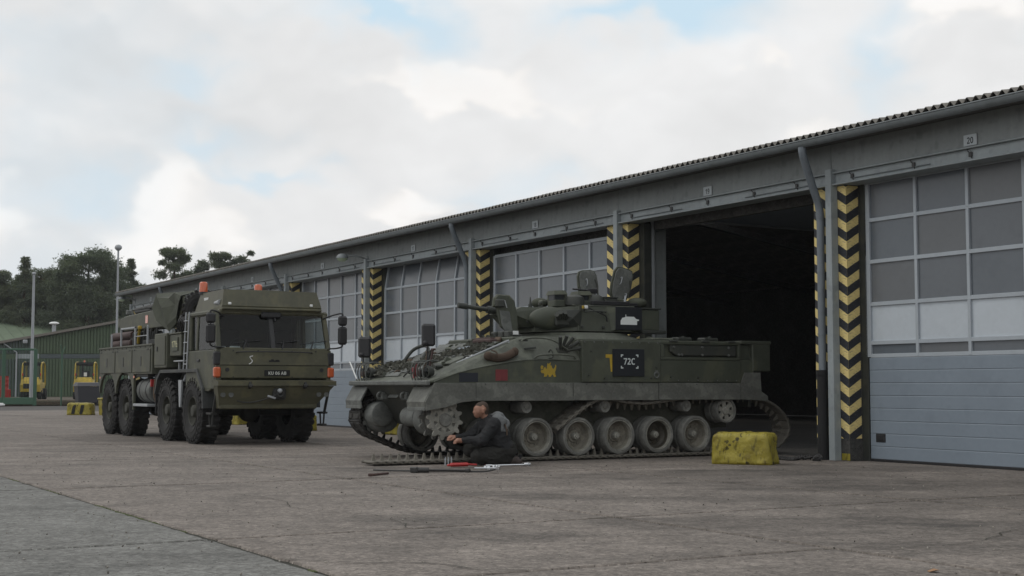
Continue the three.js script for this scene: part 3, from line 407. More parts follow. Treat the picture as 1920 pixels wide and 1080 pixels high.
  // front mudguards
  for (const s of [1, -1]) { const xo = XC + s * 1.47, xi = XC + s * .86; P('mudguard', s > 0 ? MT.skirt : MT.tankPale, T, (b) => { const lo = Math.min(xo, xi), hi = Math.max(xo, xi); b.prism([[6.04, 1.17], [6.09, 1.14], [6.21, .92], [6.19, .80], [6.17, .80], [6.185, .91], [6.07, 1.12], [6.0, 1.15]], 'x', lo, hi, .003); }); P('mudguard_cheek', MT.skirt, T, (b) => { const x = s > 0 ? xo - .02 : xo - .02; b.prism([[5.36, 1.2], [5.36, .93], [5.6, .91], [5.85, .84], [6.18, .79], [6.20, .92], [6.08, 1.14], [6.04, 1.2]], 'x', x, x + .045, .004); }); P('mudguard_lip', MT.tankPale, T, (b) => b.box((xo + xi) / 2, .815, 6.195, .60, .05, .02)); }
  // markings
  P('registration_patch', MT.navy, T, (b) => b.prism([[5.62, 1.215], [5.30, 1.215], [5.30, 1.355], [5.62, 1.35]], 'x', XN + .001, XN + .006, .001));
  P('red_patch', MT.redDull, T, (b) => b.span(XN + .001, XN + .006, 1.235, 1.405, 4.79, 5.0, .001));
  P('dragon_emblem', MT.yellowMark, T, (b) => { // rampant beast in side view: head, raised paw, two wings, tail, three feet
    const o = [[.02, .30], [.10, .36], [.18, .34], [.20, .42], [.30, .52], [.36, .40], [.42, .44], [.50, .56], [.58, .60], [.70, .58], [.74, .46], [.82, .40], [.92, .52], [.96, .64], [1.0, .56], [.98, .40], [.92, .26], [.94, .12], [1.0, .02], [.84, .0], [.80, .10], [.72, .14], [.66, .02], [.52, .0], [.52, .08], [.46, .14], [.40, .02], [.22, .0], [.26, .12], [.20, .20], [.12, .18], [.06, .22]];
    const z0 = 4.21, w = .29, y0 = 1.295, h = .30; b.prism(o.map(([u, v]) => [z0 - u * w, y0 + v * h]), 'x', XN + .001, XN + .006, .0005); b.prism([[.05, .38], [.16, .40], [.2, .55], [.10, .60], [.02, .52]].map(([u, v]) => [z0 - u * w, y0 + v * h]), 'x', XN + .001, XN + .006, .0005);
    b.prism([[.40, .46], [.62, .60], [.66, .76], [.52, .66], [.46, .72]].map(([u, v]) => [z0 - u * w, y0 + v * h]), 'x', XN + .001, XN + .0055, .0005);
  });
  P('yellow_numeral', MT.yellowMark, T, (b) => b.span(XN + .046, XN + .05, 1.60, 1.655, 2.905, 3.03, .001).prism([[2.905, 1.599], [2.955, 1.599], [2.935, 1.38], [2.905, 1.38]], 'x', XN + .046, XN + .05, .001));
  const cs = canvasMat('call sign board', 256, 184, (c, W, H) => { c.fillStyle = '#14181f'; c.fillRect(0, 0, W, H); c.fillStyle = '#c9d0d0'; c.strokeStyle = '#c9d0d0'; c.font = 'bold 60px sans-serif'; c.textAlign = 'center'; c.textBaseline = 'middle'; c.save(); c.translate(W * .515, H * .455); c.scale(.92, 1); c.fillText('72C', 0, 0); c.restore(); c.lineWidth = 9; for (const [sx, sy] of [[-1, -1], [1, -1], [1, 1], [-1, 1]]) { const x = W * .525 + sx * 68, y = H * .455 + sy * 44; c.beginPath(); c.moveTo(x - sx * 16, y); c.lineTo(x, y); c.lineTo(x, y - sy * 14); c.stroke(); } });
  printed('call_sign_board', cs, MT.navy, T, XN + .07, 1.525, 2.6, .60, .43, Math.PI / 2, 'dark board lettered 72C');
  // running gear ------------------------------------------
  const wheelOuter = (mTyre, mDish) => {
    const g = new THREE.Group(); g.base = V(0, 0, 0);
    P('tyre', mTyre, g, (b) => b.lathe([[.245, -.40], [.285, -.40], [.298, -.385], [.298, -.22], [.285, -.205], [.25, -.205], [.25, -.18], [.285, -.18], [.298, -.165], [.298, -.02], [.29, -.004], [.262, 0], [.244, -.012]], [0, 0, 0], 'x', 40));
    P('rim', MT.wheelDust, g, (b) => b.lathe([[.246, -.008], [.236, -.004], [.228, -.02], [.224, -.06], [.216, -.06], [.222, -.02]], [0, 0, 0], 'x', 40).lathe([[.245, -.3], [.225, -.3], [.225, -.05]], [0, 0, 0], 'x', 40));
    P('dish', mDish, g, (b) => b.lathe([[.224, -.05], [.208, -.14], [.165, -.175], [.11, -.17], [.095, -.15], [.001, -.15]], [0, 0, 0], 'x', 40));
    P('hub', MT.wheelDust, g, (b) => { b.lathe([[.066, -.155], [.058, -.095], [.048, -.07], [.03, -.066], [.026, -.05], [.001, -.048]], [0, 0, 0], 'x', 24); });
    for (let k = 0; k < 8; k++) { const a = k / 8 * 2 * Math.PI; P('wheel_nut', mDish, g, (b) => b.cyl([-.18, .125 * Math.sin(a), .125 * Math.cos(a)], [-.15, .125 * Math.sin(a), .125 * Math.cos(a)], .014, .014, 6)); }
    return g;
  };
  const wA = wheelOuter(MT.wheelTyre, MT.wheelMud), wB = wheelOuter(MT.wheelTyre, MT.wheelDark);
  const put = (proto, name, x, y, z, flip, roll = 0) => { const c = proto.clone(); c.name = name; c.position.set(x - T.base.x, y - T.base.y, z - T.base.z); c.rotation.set(roll, flip ? Math.PI : 0, 0, 'YXZ'); T.add(c); return c; };
  for (let k = 0; k < 6; k++) { const z = 1.18 + k * .765; put(k === 1 ? wB : wA, 'road_wheel', XN - .04, .367, z, false, k * .7); put(wA, 'road_wheel', XF + .04, .367, z, true, k); P('swing_arm', MT.under, T, (b) => b.bar([XN - .48, .367, z], [XN - .48, .55, z + .3], .09, .11).bar([XF + .48, .367, z], [XF + .48, .55, z + .3], .09, .11).cyl([XN - .55, .367, z], [XN - .2, .367, z], .05)); }
  // return rollers
  const roller = new THREE.Group(); roller.base = V(0, 0, 0); P('roller_tyre', MT.wheelTyre, roller, (b) => b.lathe([[.06, -.36], [.095, -.36], [.1, -.34], [.1, -.02], [.092, 0], [.07, -.008], [.06, -.02], [.03, -.02], [.028, 0], [.001, 0]], [0, 0, 0], 'x', 24));
  for (const z of [1.35, 2.95, 4.4]) { put(roller, 'return_roller', XN - .09, .83, z, false); put(roller, 'return_roller', XF + .09, .83, z, true); }
  // idler with six holes
  const idl = new THREE.Group(); idl.base = V(0, 0, 0);
  P('rim', MT.wheelTyre, idl, (b) => b.lathe([[.17, -.34], [.205, -.34], [.205, -.21], [.18, -.2], [.18, -.15], [.205, -.14], [.205, 0], [.196, .006], [.176, 0], [.172, -.03]], [0, 0, 0], 'x', 36));
  P('disc', MT.wheelDust, idl, (b) => { const s = new THREE.Shape(); s.absarc(0, 0, .176, 0, Math.PI * 2); for (let k = 0; k < 6; k++) { const a = k / 6 * 2 * Math.PI + .25, h = new THREE.Path(); const c = (r, t) => [r * Math.cos(a + t), r * Math.sin(a + t)]; h.moveTo(...c(.085, .1)); h.lineTo(...c(.145, .26)); h.lineTo(...c(.152, 0)); h.lineTo(...c(.145, -.26)); h.lineTo(...c(.085, -.1)); s.holes.push(h); } const g = new THREE.ExtrudeGeometry(s, { depth: .02, bevelEnabled: true, bevelThickness: .005, bevelSize: .004, bevelSegments: 1, curveSegments: 24 }); g.rotateY(Math.PI / 2); g.translate(-.05, 0, 0); b.add(g); b.lathe([[.075, -.03], [.07, 0], [.05, .01], [.045, .0], [.001, .0]], [0, 0, 0], 'x', 20); });
  P('axle', MT.under, idl, (b) => b.cyl([-.5, 0, 0], [-.06, 0, 0], .08));
  put(idl, 'idler_wheel', XN - .05, .745, .55, false); put(idl, 'idler_wheel', XF + .05, .745, .55, true);
  // sprocket: toothed rings, holes and hub
  const spk = new THREE.Group(); spk.base = V(0, 0, 0);
  const ring = (x, mat, nm) => P(nm, mat, spk, (b) => { const s = new THREE.Shape(), n = 12; for (let k = 0; k < n; k++) { const a = k / n * 2 * Math.PI, d = 2 * Math.PI / n; const c = (r, t) => [r * Math.cos(a + t * d), r * Math.sin(a + t * d)]; const pts = [c(.245, .0), c(.235, .12), c(.245, .24), c(.285, .34), c(.30, .45), c(.30, .55), c(.285, .66), c(.245, .78), c(.238, .9)]; pts.forEach((p, i) => k === 0 && i === 0 ? s.moveTo(...p) : s.lineTo(...p)); } for (let k = 0; k < 8; k++) { const a = k / 8 * 2 * Math.PI + .2, h = new THREE.Path(); const c = (r, t) => [r * Math.cos(a + t), r * Math.sin(a + t)]; h.moveTo(...c(.13, .1)); h.lineTo(...c(.185, .22)); h.lineTo(...c(.19, 0)); h.lineTo(...c(.185, -.22)); h.lineTo(...c(.13, -.1)); s.holes.push(h); } const g = new THREE.ExtrudeGeometry(s, { depth: .03, bevelEnabled: true, bevelThickness: .005, bevelSize: .004, bevelSegments: 1 }); g.rotateY(Math.PI / 2); g.translate(x, 0, 0); b.add(g); });
  ring(-.05, MT.wheelDust, 'toothed_ring'); ring(-.33, MT.wheelTyre, 'toothed_ring'); P('drum', MT.wheelTyre, spk, (b) => b.lathe([[.2, -.34], [.2, -.05], [.19, -.045], [.105, -.03], [.1, .01], [.085, .02], [.08, .012], [.001, .012]], [0, 0, 0], 'x', 32));
  P('final_drive', MT.tankPale, spk, (b) => b.lathe([[.001, -.63], [.1, -.63], [.105, -.645], [.215, -.645], [.24, -.625], [.245, -.59], [.245, -.36], [.2, -.345]], [0, 0, 0], 'x', 32));
  put(spk, 'drive_sprocket', XN - .07, .65, 5.81, false, .1); put(spk, 'drive_sprocket', XF + .07, .65, 5.81, true, .4);
  P('final_drive_cover', MT.tankPale, T, (b) => b.lathe([[.001, .0], [.14, .0], [.19, -.03], [.205, -.08], [.205, -.3], [.18, -.36]], [-4.08, .70, 5.90], 'x', 28).lathe([[.001, 0], [.1, 0], [.15, -.05], [.15, -.5]], [-2.75, .68, 5.86], 'x', 24));
  // tracks: one link is a pair of shoes, a pin and a horn
  const linkGeo = (() => { const b = new MB(); b.box(0, .0, 0, .45, .035, .10, { r: .008 }).box(.13, -.022, 0, .13, .025, .085, { r: .01 }).box(-.13, -.022, 0, .13, .025, .085, { r: .01 }); b.cyl([-.23, 0, .068], [.23, 0, .068], .02, .02, 8); for (const s of [-1, 1]) b.box(s * .20, 0, .05, .05, .045, .09, { r: .008 }); b.hull([[-.022, .015, -.03], [.022, .015, -.03], [-.022, .015, .03], [.022, .015, .03], [-.012, .115, -.011], [.012, .115, -.011], [-.012, .115, .011], [.012, .115, .011]]); return boxUV(mergeGeometries(b.g)); })();
  function track(x, pts, closed, name, mat) {
    const Tk = sub(name, T, x, 0, 3), cu = new THREE.CatmullRomCurve3(pts.map(([z, y]) => V(0, y, z)), closed, 'centripetal'), L = cu.getLength(), n = Math.round(L / .137);
    cu.arcLengthDivisions = 800; cu.updateArcLengths();
    for (let k = 0; k < (closed ? n : n + 1); k++) { const u = k / n, p = cu.getPointAt(u), t = cu.getTangentAt(u); const m = shade(new THREE.Mesh(linkGeo, mat)); m.name = 'track_link'; m.position.set(0, p.y, p.z - 3); m.rotation.x = Math.atan2(t.z, t.y) - Math.PI / 2; m.rotation.x = -Math.atan2(t.y, t.z); Tk.add(m); }
    return Tk;
  }
  // near track, broken and laid out: horns point up on the ground and outwards of the loop above
  track(XN - .245, [[6.9, .048], [6.2, .046], [5, .046], [4, .046], [3, .046], [2, .046], [1, .046], [.2, .046], [-.3, .06], [-.6, .16], [-.78, .36], [-.76, .56], [-.55, .78], [-.2, .93], [.3, 1.0], [.8, .985], [1.35, .96], [1.9, .90], [2.25, .875], [2.6, .90], [2.95, .955], [3.25, .88], [3.55, .70], [3.85, .50]].reverse(), false, 'laid_out_track', MT.trackSteel);
  track(XF + .245, [[.9, .046], [3, .046], [4.9, .046], [5.2, .09], [5.7, .27], [6.02, .42], [6.15, .62], [6.05, .86], [5.81, .97], [5.4, .96], [4.4, .955], [2.95, .95], [1.35, .95], [.55, .975], [.33, .86], [.28, .74], [.36, .5], [.6, .2]], true, 'track', MT.trackDark);
  // turret ------------------------------------------------
  const tur = sub('turret', T, XC, 1.9, 2.6);
  P('turret_ring', MT.tankSlope, tur, (b) => b.lathe([[1.18, 0], [1.12, .05], [.98, .09], [.95, .12], [.001, .12]], [XC, 1.9, 2.75], 'y', 48));
  P('turret_shell', MT.tank, tur, (b) => b.hull([[-2.72, 2.05, 3.05], [-2.62, 2.05, 2.1], [-2.78, 2.47, 3.0], [-2.72, 2.47, 2.05], [-3.0, 2.03, 3.75], [-3.05, 2.42, 3.5], [-3.9, 2.03, 3.75], [-3.85, 2.42, 3.5], [-4.2, 2.05, 3.05], [-4.3, 2.05, 2.1], [-4.12, 2.47, 3.0], [-4.18, 2.47, 2.05], [-2.8, 2.03, 1.8], [-4.1, 2.03, 1.8], [-2.85, 2.47, 1.85], [-4.05, 2.47, 1.85]]));
  P('mantlet', MT.tank, tur, (b) => b.hull([[-2.95, 2.10, 3.5], [-2.98, 2.44, 3.35], [-3.1, 2.44, 3.9], [-3.1, 2.34, 4.12], [-3.15, 2.12, 3.86], [-3.8, 2.12, 3.86], [-3.8, 2.34, 4.12], [-3.8, 2.44, 3.9], [-3.95, 2.44, 3.35], [-3.95, 2.1, 3.5]]));
  P('cheek_bulge', MT.tankDark, tur, (b) => b.hull([[-2.74, 2.12, 3.35], [-2.74, 2.12, 2.98], [-2.72, 2.38, 3.28], [-2.74, 2.40, 2.98], [-2.9, 2.1, 3.7], [-2.9, 2.4, 3.6], [-2.95, 2.1, 3.0], [-2.95, 2.4, 3.0], [-2.66, 2.25, 3.2]]));
  P('gun_barrel', MT.tankDark, tur, (b) => b.cyl([XC, 2.37, 4.0], [XC, 2.40, 4.35], .07, .062, 20).cyl([XC, 2.40, 4.35], [XC, 2.445, 4.78], .038, .034, 16).cyl([XC, 2.44, 4.73], [XC, 2.455, 4.88], .05, .046, 16).cyl([XC, 2.454, 4.87], [XC, 2.456, 4.885], .03, .03, 12));
  P('roof_plate', MT.tankSlope, tur, (b) => b.span(-4.1, -2.8, 2.465, 2.492, 1.88, 3.1, .006).hull([[-3.0, 2.46, 3.1], [-3.9, 2.46, 3.1], [-3.1, 2.43, 3.5], [-3.8, 2.43, 3.5], [-3.0, 2.485, 3.1], [-3.9, 2.485, 3.1], [-3.1, 2.455, 3.45], [-3.8, 2.455, 3.45]]));
  P('roof_rail', MT.black, tur, (b) => b.span(-2.82, -2.76, 2.49, 2.56, 2.0, 2.75, .008).span(-2.9, -2.83, 2.49, 2.545, 1.78, 2.02, .008));
  P('mantlet_ball', MT.tank, tur, (b) => b.ball([-2.89, 2.25, 3.46], .15, .19, .42, 28, 18)); 
  for (let k = 0; k < 4; k++) { const a = -.75 + k * .5; P('turret_discharger', MT.tankDark, tur, (b) => b.cyl([-2.74, 2.24, 3.40 - .03 * k], [-2.60, 2.30 + .05 * Math.cos(a * 2), 3.42 - Math.sin(a) * .17], .036, .04, 14)); }
  P('discharger_bracket', MT.tankDark, tur, (b) => b.box(-2.74, 2.2, 3.36, .08, .14, .26, { r: .02 }));
  P('coaxial_gun', MT.tankDark, tur, (b) => b.cyl([-3.2, 2.3, 3.95], [-3.2, 2.32, 4.3], .024, .02, 12).cyl([-3.2, 2.3, 4.0], [-3.2, 2.305, 4.1], .04, .04, 12));
  P('mantlet_canvas', MT.tarp, tur, (b) => { for (let k = 0; k < 5; k++) { const g = new THREE.TorusGeometry(.105 - k * .007, .018, 8, 24); g.translate(XC, 2.365 + k * .006, 4.06 + k * .035); b.add(g); } });
  for (const [x, y, z] of [[-2.71, 2.4, 2.95], [-2.71, 2.38, 2.6], [-2.68, 2.12, 3.0], [-2.66, 2.12, 2.6], [-3.0, 2.38, 3.6], [-3.05, 2.2, 3.82]]) P('weld_lug', MT.tankDark, tur, (b) => b.box(x, y, z, .03, .05, .05, { r: .01 }));
  for (const [z0, z1] of [[2.55, 2.95]]) P('grab_handle', MT.tankDark, tur, (b) => b.tube([[-2.68, 2.36, z0], [-2.63, 2.37, z0 + .02], [-2.63, 2.37, z1 - .02], [-2.68, 2.36, z1]], .011, 20, 6));
  P('weld_bead', MT.tankSlope, tur, (b) => b.tube([[-2.715, 2.05, 3.06], [-2.74, 2.25, 3.04], [-2.775, 2.47, 3.0]], .01, 12, 6).tube([[-2.775, 2.472, 3.0], [-2.72, 2.472, 2.05]], .009, 12, 6));
  P('aerial', MT.black, tur, (b) => b.cyl([-4.0, 2.48, 2.0], [-4.0, 2.6, 2.0], .03).cyl([-4.0, 2.6, 2.0], [-4.0, 2.75, 2.0], .012));
  P('turret_cable', MT.black, tur, (b) => b.tube([[-2.68, 2.44, 2.9], [-2.66, 2.36, 2.7], [-2.66, 2.3, 2.55], [-2.7, 2.2, 2.5]], .01, 20, 6));
  P('stowed_bag', MT.tarp, tur, (b) => b.ball([-3.0, 2.55, 1.7], .22, .1, .16, 18, 12).ball([-3.45, 2.54, 1.68], .24, .09, .15, 18, 12).ball([-3.85, 2.55, 1.7], .2, .1, .17, 18, 12));
  // sights
  for (const [x, z, w] of [[-3.1, 3.22, .24], [-3.05, 2.78, .26]]) { const sgt = P('sight', MT.tank, tur, (b) => { b.span(x - .12, x + .12, 2.45, 2.57, z - w / 2, z + w / 2, .015); b.hull([[x - .14, 2.66, z - w / 2], [x + .14, 2.66, z - w / 2], [x - .1, 2.73, z - w / 2 + .03], [x + .1, 2.73, z - w / 2 + .03], [x - .14, 2.65, z + w / 2 + .02], [x + .14, 2.65, z + w / 2 + .02], [x - .1, 2.72, z + w / 2], [x + .1, 2.72, z + w / 2]]); b.span(x - .12, x - .09, 2.55, 2.66, z - w / 2, z + w / 2).span(x + .09, x + .12, 2.55, 2.66, z - w / 2, z - w / 2 + .05); }); P('sight_glass', MT.glassDark, sgt, (b) => b.span(x + .085, x + .10, 2.56, 2.655, z - w / 2 + .05, z + w / 2 - .01, .002).span(x - .09, x + .08, 2.56, 2.655, z + w / 2 - .02, z + w / 2 - .005, .002)); }
  P('cupola_cover', MT.tankDark, tur, (b) => b.lathe([[.17, 0], [.17, .07], [.15, .13], [.09, .165], [.001, .175]], [-2.95, 2.485, 2.98], 'y', 24)); P('cupola_cover', MT.tankDark, tur, (b) => b.lathe([[.2, 0], [.2, .08], [.17, .15], [.1, .19], [.001, .2]], [-3.05, 2.485, 2.55], 'y', 24));
  P('aerial_base', MT.tankDark, tur, (b) => b.cyl([-3.3, 2.44, 3.62], [-3.3, 2.5, 3.62], .035).cyl([-3.3, 2.5, 3.62], [-3.3, 2.62, 3.62], .022, .006)); P('lifting_eye', MT.tankDark, tur, (b) => { const g = new THREE.TorusGeometry(.035, .012, 8, 16); g.rotateY(Math.PI / 2); g.translate(-3.2, 2.49, 3.48); b.add(g); b.box(-3.2, 2.452, 3.48, .06, .02, .08); });
  // two open hatch lids stand on edge
  function lid(x, z, ry, tilt, h, roll) {
    const g = sub('hatch_lid', tur, x, 2.5, z); g.rotation.set(tilt, ry, roll, 'YXZ'); g.base = V(0, 0, 0);
    const o = [[.2, h - .1], [.16, h - .02], [.08, h], [-.08, h], [-.16, h - .02], [-.2, h - .1], [-.21, h * .55], [-.19, h * .3], [-.13, h * .12], [-.05, .04], [.05, .04], [.13, h * .12], [.19, h * .3], [.21, h * .55]];
    P('plate', MT.tank, g, (b) => b.prism(o, 'z', -.02, .02, .008)); P('inner_pad', MT.tankPale, g, (b) => b.prism(o.map(([a, c]) => [a * .86, .03 + c * .92]), 'z', .02, .045, .01));
    P('handle', MT.galv, g, (b) => b.tube([[-.06, h * .72, .04], [-.06, h * .74, .08], [-.06, h * .58, .08], [-.06, h * .56, .04]], .009, 16, 8)); P('latch', MT.galv, g, (b) => b.tube([[.09, h * .36, .04], [.10, h * .36, .075], [.08, h * .22, .075], [.07, h * .20, .04]], .01, 16, 8)); P('pad_strap', MT.tankDark, g, (b) => b.tube([[.13, h * .72, .045], [.16, h * .5, .055], [.1, h * .25, .05]], .012, 16, 8)); P('hinge', MT.tankPale, g, (b) => b.span(-.1, .1, -.03, .06, -.04, .04, .01).cyl([-.12, 0, 0], [.12, 0, 0], .025));
  }
  lid(-3.3, 2.44, 1.6, -.1, .62, .08); lid(-3.2, 1.98, 1.55, .08, .68, -.2);
  P('kit_bundle', MT.tarp, tur, (b) => b.ball([-3.55, 2.57, 2.95], .22, .1, .2, 16, 10).ball([-3.7, 2.55, 3.2], .16, .09, .14, 16, 10).ball([-3.4, 2.55, 2.75], .15, .08, .16, 16, 10));
  P('ammunition_box', MT.tankDark, tur, (b) => b.box(-2.92, 2.55, 2.3, .12, .14, .26, { r: .015 }).box(-2.92, 2.63, 2.3, .13, .02, .27, { r: .005 })); P('gun_mount', MT.black, tur, (b) => b.cyl([-3.05, 2.49, 2.62], [-3.05, 2.74, 2.62], .022).cyl([-3.05, 2.74, 2.5], [-3.05, 2.76, 2.95], .02, .014).box(-3.05, 2.74, 2.56, .05, .08, .18, { r: .01 }));
  P('periscope_hood', MT.tank, tur, (b) => b.box(-3.0, 2.56, 2.08, .16, .12, .12, { r: .02 }).box(-3.25, 2.55, 3.05, .18, .11, .12, { r: .02 }).box(-3.45, 2.54, 3.3, .14, .09, .1, { r: .02 })); P('hatch_spring', MT.galv, tur, (b) => b.cyl([-3.0, 2.5, 1.95], [-3.1, 2.68, 1.86], .02, .02, 10).cyl([-3.1, 2.5, 2.5], [-3.2, 2.66, 2.42], .018, .018, 10));
  P('hatch_ring', MT.tankDark, tur, (b) => b.lathe([[.27, 0], [.27, .045], [.22, .05], [.22, 0]], [-3.55, 2.488, 2.4], 'y', 32));
  // rear turret bin with a recognition board
  P('turret_bin', MT.tank, tur, (b) => { b.span(-4.2, -2.72, 2.08, 2.44, 1.42, 1.95, .02).hull([[-2.72, 2.05, 2.5], [-2.6, 2.08, 2.4], [-2.62, 2.44, 2.35], [-2.75, 2.46, 2.5], [-2.6, 2.08, 1.95], [-2.62, 2.44, 1.95], [-2.9, 2.08, 1.9], [-2.9, 2.44, 1.9]]); }); P('bin_lid', MT.tankDark, tur, (b) => b.span(-4.22, -2.70, 2.44, 2.465, 1.40, 1.94, .006));
  const rb = canvasMat('recognition board', 256, 192, (c, W, H) => { c.fillStyle = '#171b20'; c.fillRect(0, 0, W, H); c.fillStyle = '#dfe3e1'; c.beginPath(); c.moveTo(44, 116); c.lineTo(60, 92); c.lineTo(92, 84); c.lineTo(92, 62); c.lineTo(98, 62); c.lineTo(100, 80); c.lineTo(176, 80); c.lineTo(196, 98); c.lineTo(226, 104); c.lineTo(226, 112); c.lineTo(206, 118); c.lineTo(206, 150); c.lineTo(44, 150); c.closePath(); c.fill(); });
  printed('recognition_board', rb, MT.navy, tur, -2.585, 2.27, 2.14, .52, .37, Math.PI / 2, 'dark board with a white vehicle silhouette');
  P('recognition_board_post', MT.tankDark, tur, (b) => b.span(-2.68, -2.61, 2.08, 2.45, 2.08, 2.2, .01));
  P('position_lamp', MT.white, tur, (b) => b.box(-2.68, 2.44, 2.93, .05, .055, .07, { r: .012 })); P('lamp_bezel', MT.yellowMark, tur, (b) => b.box(-2.675, 2.44, 2.985, .045, .05, .03));
  P('rear_post', MT.tankDark, tur, (b) => b.cyl([-2.8, 2.05, 1.62], [-2.8, 2.42, 1.62], .05).box(-2.8, 2.43, 1.62, .14, .05, .14).box(-2.8, 2.06, 1.55, .2, .06, .5));
  // smoke dischargers fanned out below the turret
  const dis = sub('smoke_dischargers', T, -2.28, 1.72, 3.72); P('bracket', MT.tankDark, dis, (b) => b.box(-2.16, 1.71, 3.72, .1, .1, .2, { r: .015 }).box(-2.2, 1.63, 3.72, .14, .08, .12));
  for (let k = 0; k < 5; k++) { const a = -.35 + k * .42; P('discharger_tube', MT.tankDark, dis, (b) => b.cyl([-2.14, 1.70, 3.74 - Math.sin(a) * .05], [-2.0, 1.70 + .24 * Math.cos(a), 3.74 - Math.sin(a) * .3], .022, .03, 14)); }
  // driver's hatch, open in front of the turret
  const dh = sub('driver_hatch', T, -2.9, 1.93, 4.28);
  P('hatch_plate', MT.tank, dh, (b) => { const o = [[4.08, 1.96], [4.10, 2.3], [4.15, 2.52], [4.25, 2.61], [4.46, 2.62], [4.53, 2.55], [4.55, 2.42], [4.47, 2.40], [4.40, 2.1], [4.2, 1.95]]; b.prism(o, 'x', -2.96, -2.88, .02); });
  P('hatch_back', MT.tankPale, dh, (b) => b.prism([[4.2, 2.02], [4.26, 2.34], [4.44, 2.36], [4.40, 2.12], [4.34, 2.0]], 'x', -2.882, -2.86, .008)); P('hatch_box', MT.tankDark, dh, (b) => b.box(-2.86, 2.47, 4.44, .06, .13, .17, { r: .02 })); P('hatch_rod', MT.galv, dh, (b) => b.cyl([-2.83, 2.40, 4.33], [-2.83, 2.52, 4.37], .008)); P('hatch_hinge', MT.tankDark, dh, (b) => b.box(-2.95, 1.955, 4.15, .22, .06, .2));
  P('periscope', MT.tankDark, T, (b) => { for (const x of [-2.62, -2.82, -3.05]) b.box(x, 1.97, 4.42, .15, .1, .09, { r: .015 }); }); P('white_tag', MT.white, T, (b) => b.box(-2.74, 2.0, 4.22, .012, .06, .10));
  // flank fittings: grab rail, pads, straps, tow pins
  P('grab_rail', MT.tankSlope, T, (b) => b.tube([[-2.1, 1.83, 4.5], [-2.12, 1.88, 4.42], [-2.12, 1.88, 3.95], [-2.06, 1.72, 3.66]], .014, 30, 8).tube([[-2.02, 1.58, 4.3], [-1.99, 1.62, 4.25], [-1.99, 1.62, 3.6], [-2.02, 1.58, 3.55]], .014, 30, 8));
  P('tie_down', MT.tankDark, T, (b) => b.tube([[-2.06, 1.68, 4.02], [-2.02, 1.72, 4.0], [-2.0, 1.60, 3.98], [-2.03, 1.58, 4.04]], .012, 16, 6)); P('wing_fastener', MT.tankDark, T, (b) => b.box(-2.12, 1.74, 4.32, .05, .03, .2, { rx: .1 }).box(-2.16, 1.86, 4.42, .06, .03, .14));
  // hull fittings: hinges, lugs, brackets and welds
  { const r2 = mulberry(61); for (let k = 0; k < 44; k++) { const z = 4.55 + r2() * 1.5, x = -4.55 + r2() * 2.15, y = 1.235 + (6.1 - z) * .393 + .01, t = r2(), mt = [MT.tankDark, MT.tankPale, MT.tank, MT.netBrown][r2() * 4 | 0]; P(t < .4 ? 'deck_bracket' : t < .7 ? 'deck_cap' : 'deck_strap', mt, T, (b) => { if (t < .4) b.box(x, y + .025, z, .05 + .1 * r2(), .05 + .04 * r2(), .05 + .1 * r2(), { rx: .37, ry: r2() * 3, r: .012 }); else if (t < .7) b.cyl([x, y - .01, z], [x, y + .05, z + .02], .03 + .03 * r2(), .03, 12); else b.tube([[x, y, z], [x + .08, y + .06, z - .03], [x + .2 * r2(), y + .05, z - .12], [x + .1, y + .1, z - .2]], .014, 14, 6); }); } }
  P('weld_bead', MT.tankSlope, T, (b) => b.tube([[XN + .004, 1.215, 6.05], [XN + .004, 1.37, 5.56], [XN + .004, 1.552, 4.47], [XN + .004, 1.555, 3.5]], .009, 60, 6));
  for (let k = 0; k < 9; k++) P('side_bolt', MT.tankPale, T, (b) => { const z = 2.02 + k * .175; b.cyl([XN + .044, 1.845, z], [XN + .056, 1.845, z], .012, .01, 8); });
  for (let k = 0; k < 8; k++) P('side_bolt', MT.tankPale, T, (b) => { const z = .4 + k * .2; b.cyl([XN + .029, 1.245, z], [XN + .041, 1.245, z], .012, .01, 8); });
  for (const z of [1.7, 1.05, .5]) P('bin_hinge', MT.tankDark, T, (b) => b.box(XN + .03, 1.89, z, .05, .03, .14, { r: .008 }).cyl([XN + .05, 1.885, z - .08], [XN + .05, 1.885, z + .08], .012, .012, 8));
  P('lifting_ring', MT.tankPale, T, (b) => { const g = new THREE.TorusGeometry(.045, .014, 8, 18); g.rotateY(Math.PI / 2); g.translate(XN + .055, 1.33, 2.05); b.add(g); b.box(XN + .05, 1.38, 2.05, .03, .05, .06); });
  for (const z of [1.25, .7]) P('roof_fitting', MT.tankDark, T, (b) => b.box(XN - .35, 1.93, z, .22, .07, .3, { r: .02 }).cyl([XN - .3, 1.95, z], [XN - .3, 1.99, z], .03)); P('roof_hatch', MT.tankSlope, T, (b) => b.box(XN - .55, 1.925, 1.65, .5, .05, .42, { r: .02 }).box(XN - .55, 1.955, 1.75, .1, .03, .08));
  for (const x of [-3.82, -2.95]) P('tow_eye', MT.tankPale, T, (b) => { { const g = new THREE.TorusGeometry(.05, .02, 8, 18); g.rotateY(Math.PI / 2); g.translate(x, 1.0, 6.08); b.add(g); b.box(x, 1.0, 6.0, .07, .12, .12); } });
  P('nose_marking', MT.tankPale, T, (b) => b.box(-3.5, 1.0, 5.998, .34, .07, .006, { rx: -.68 }));
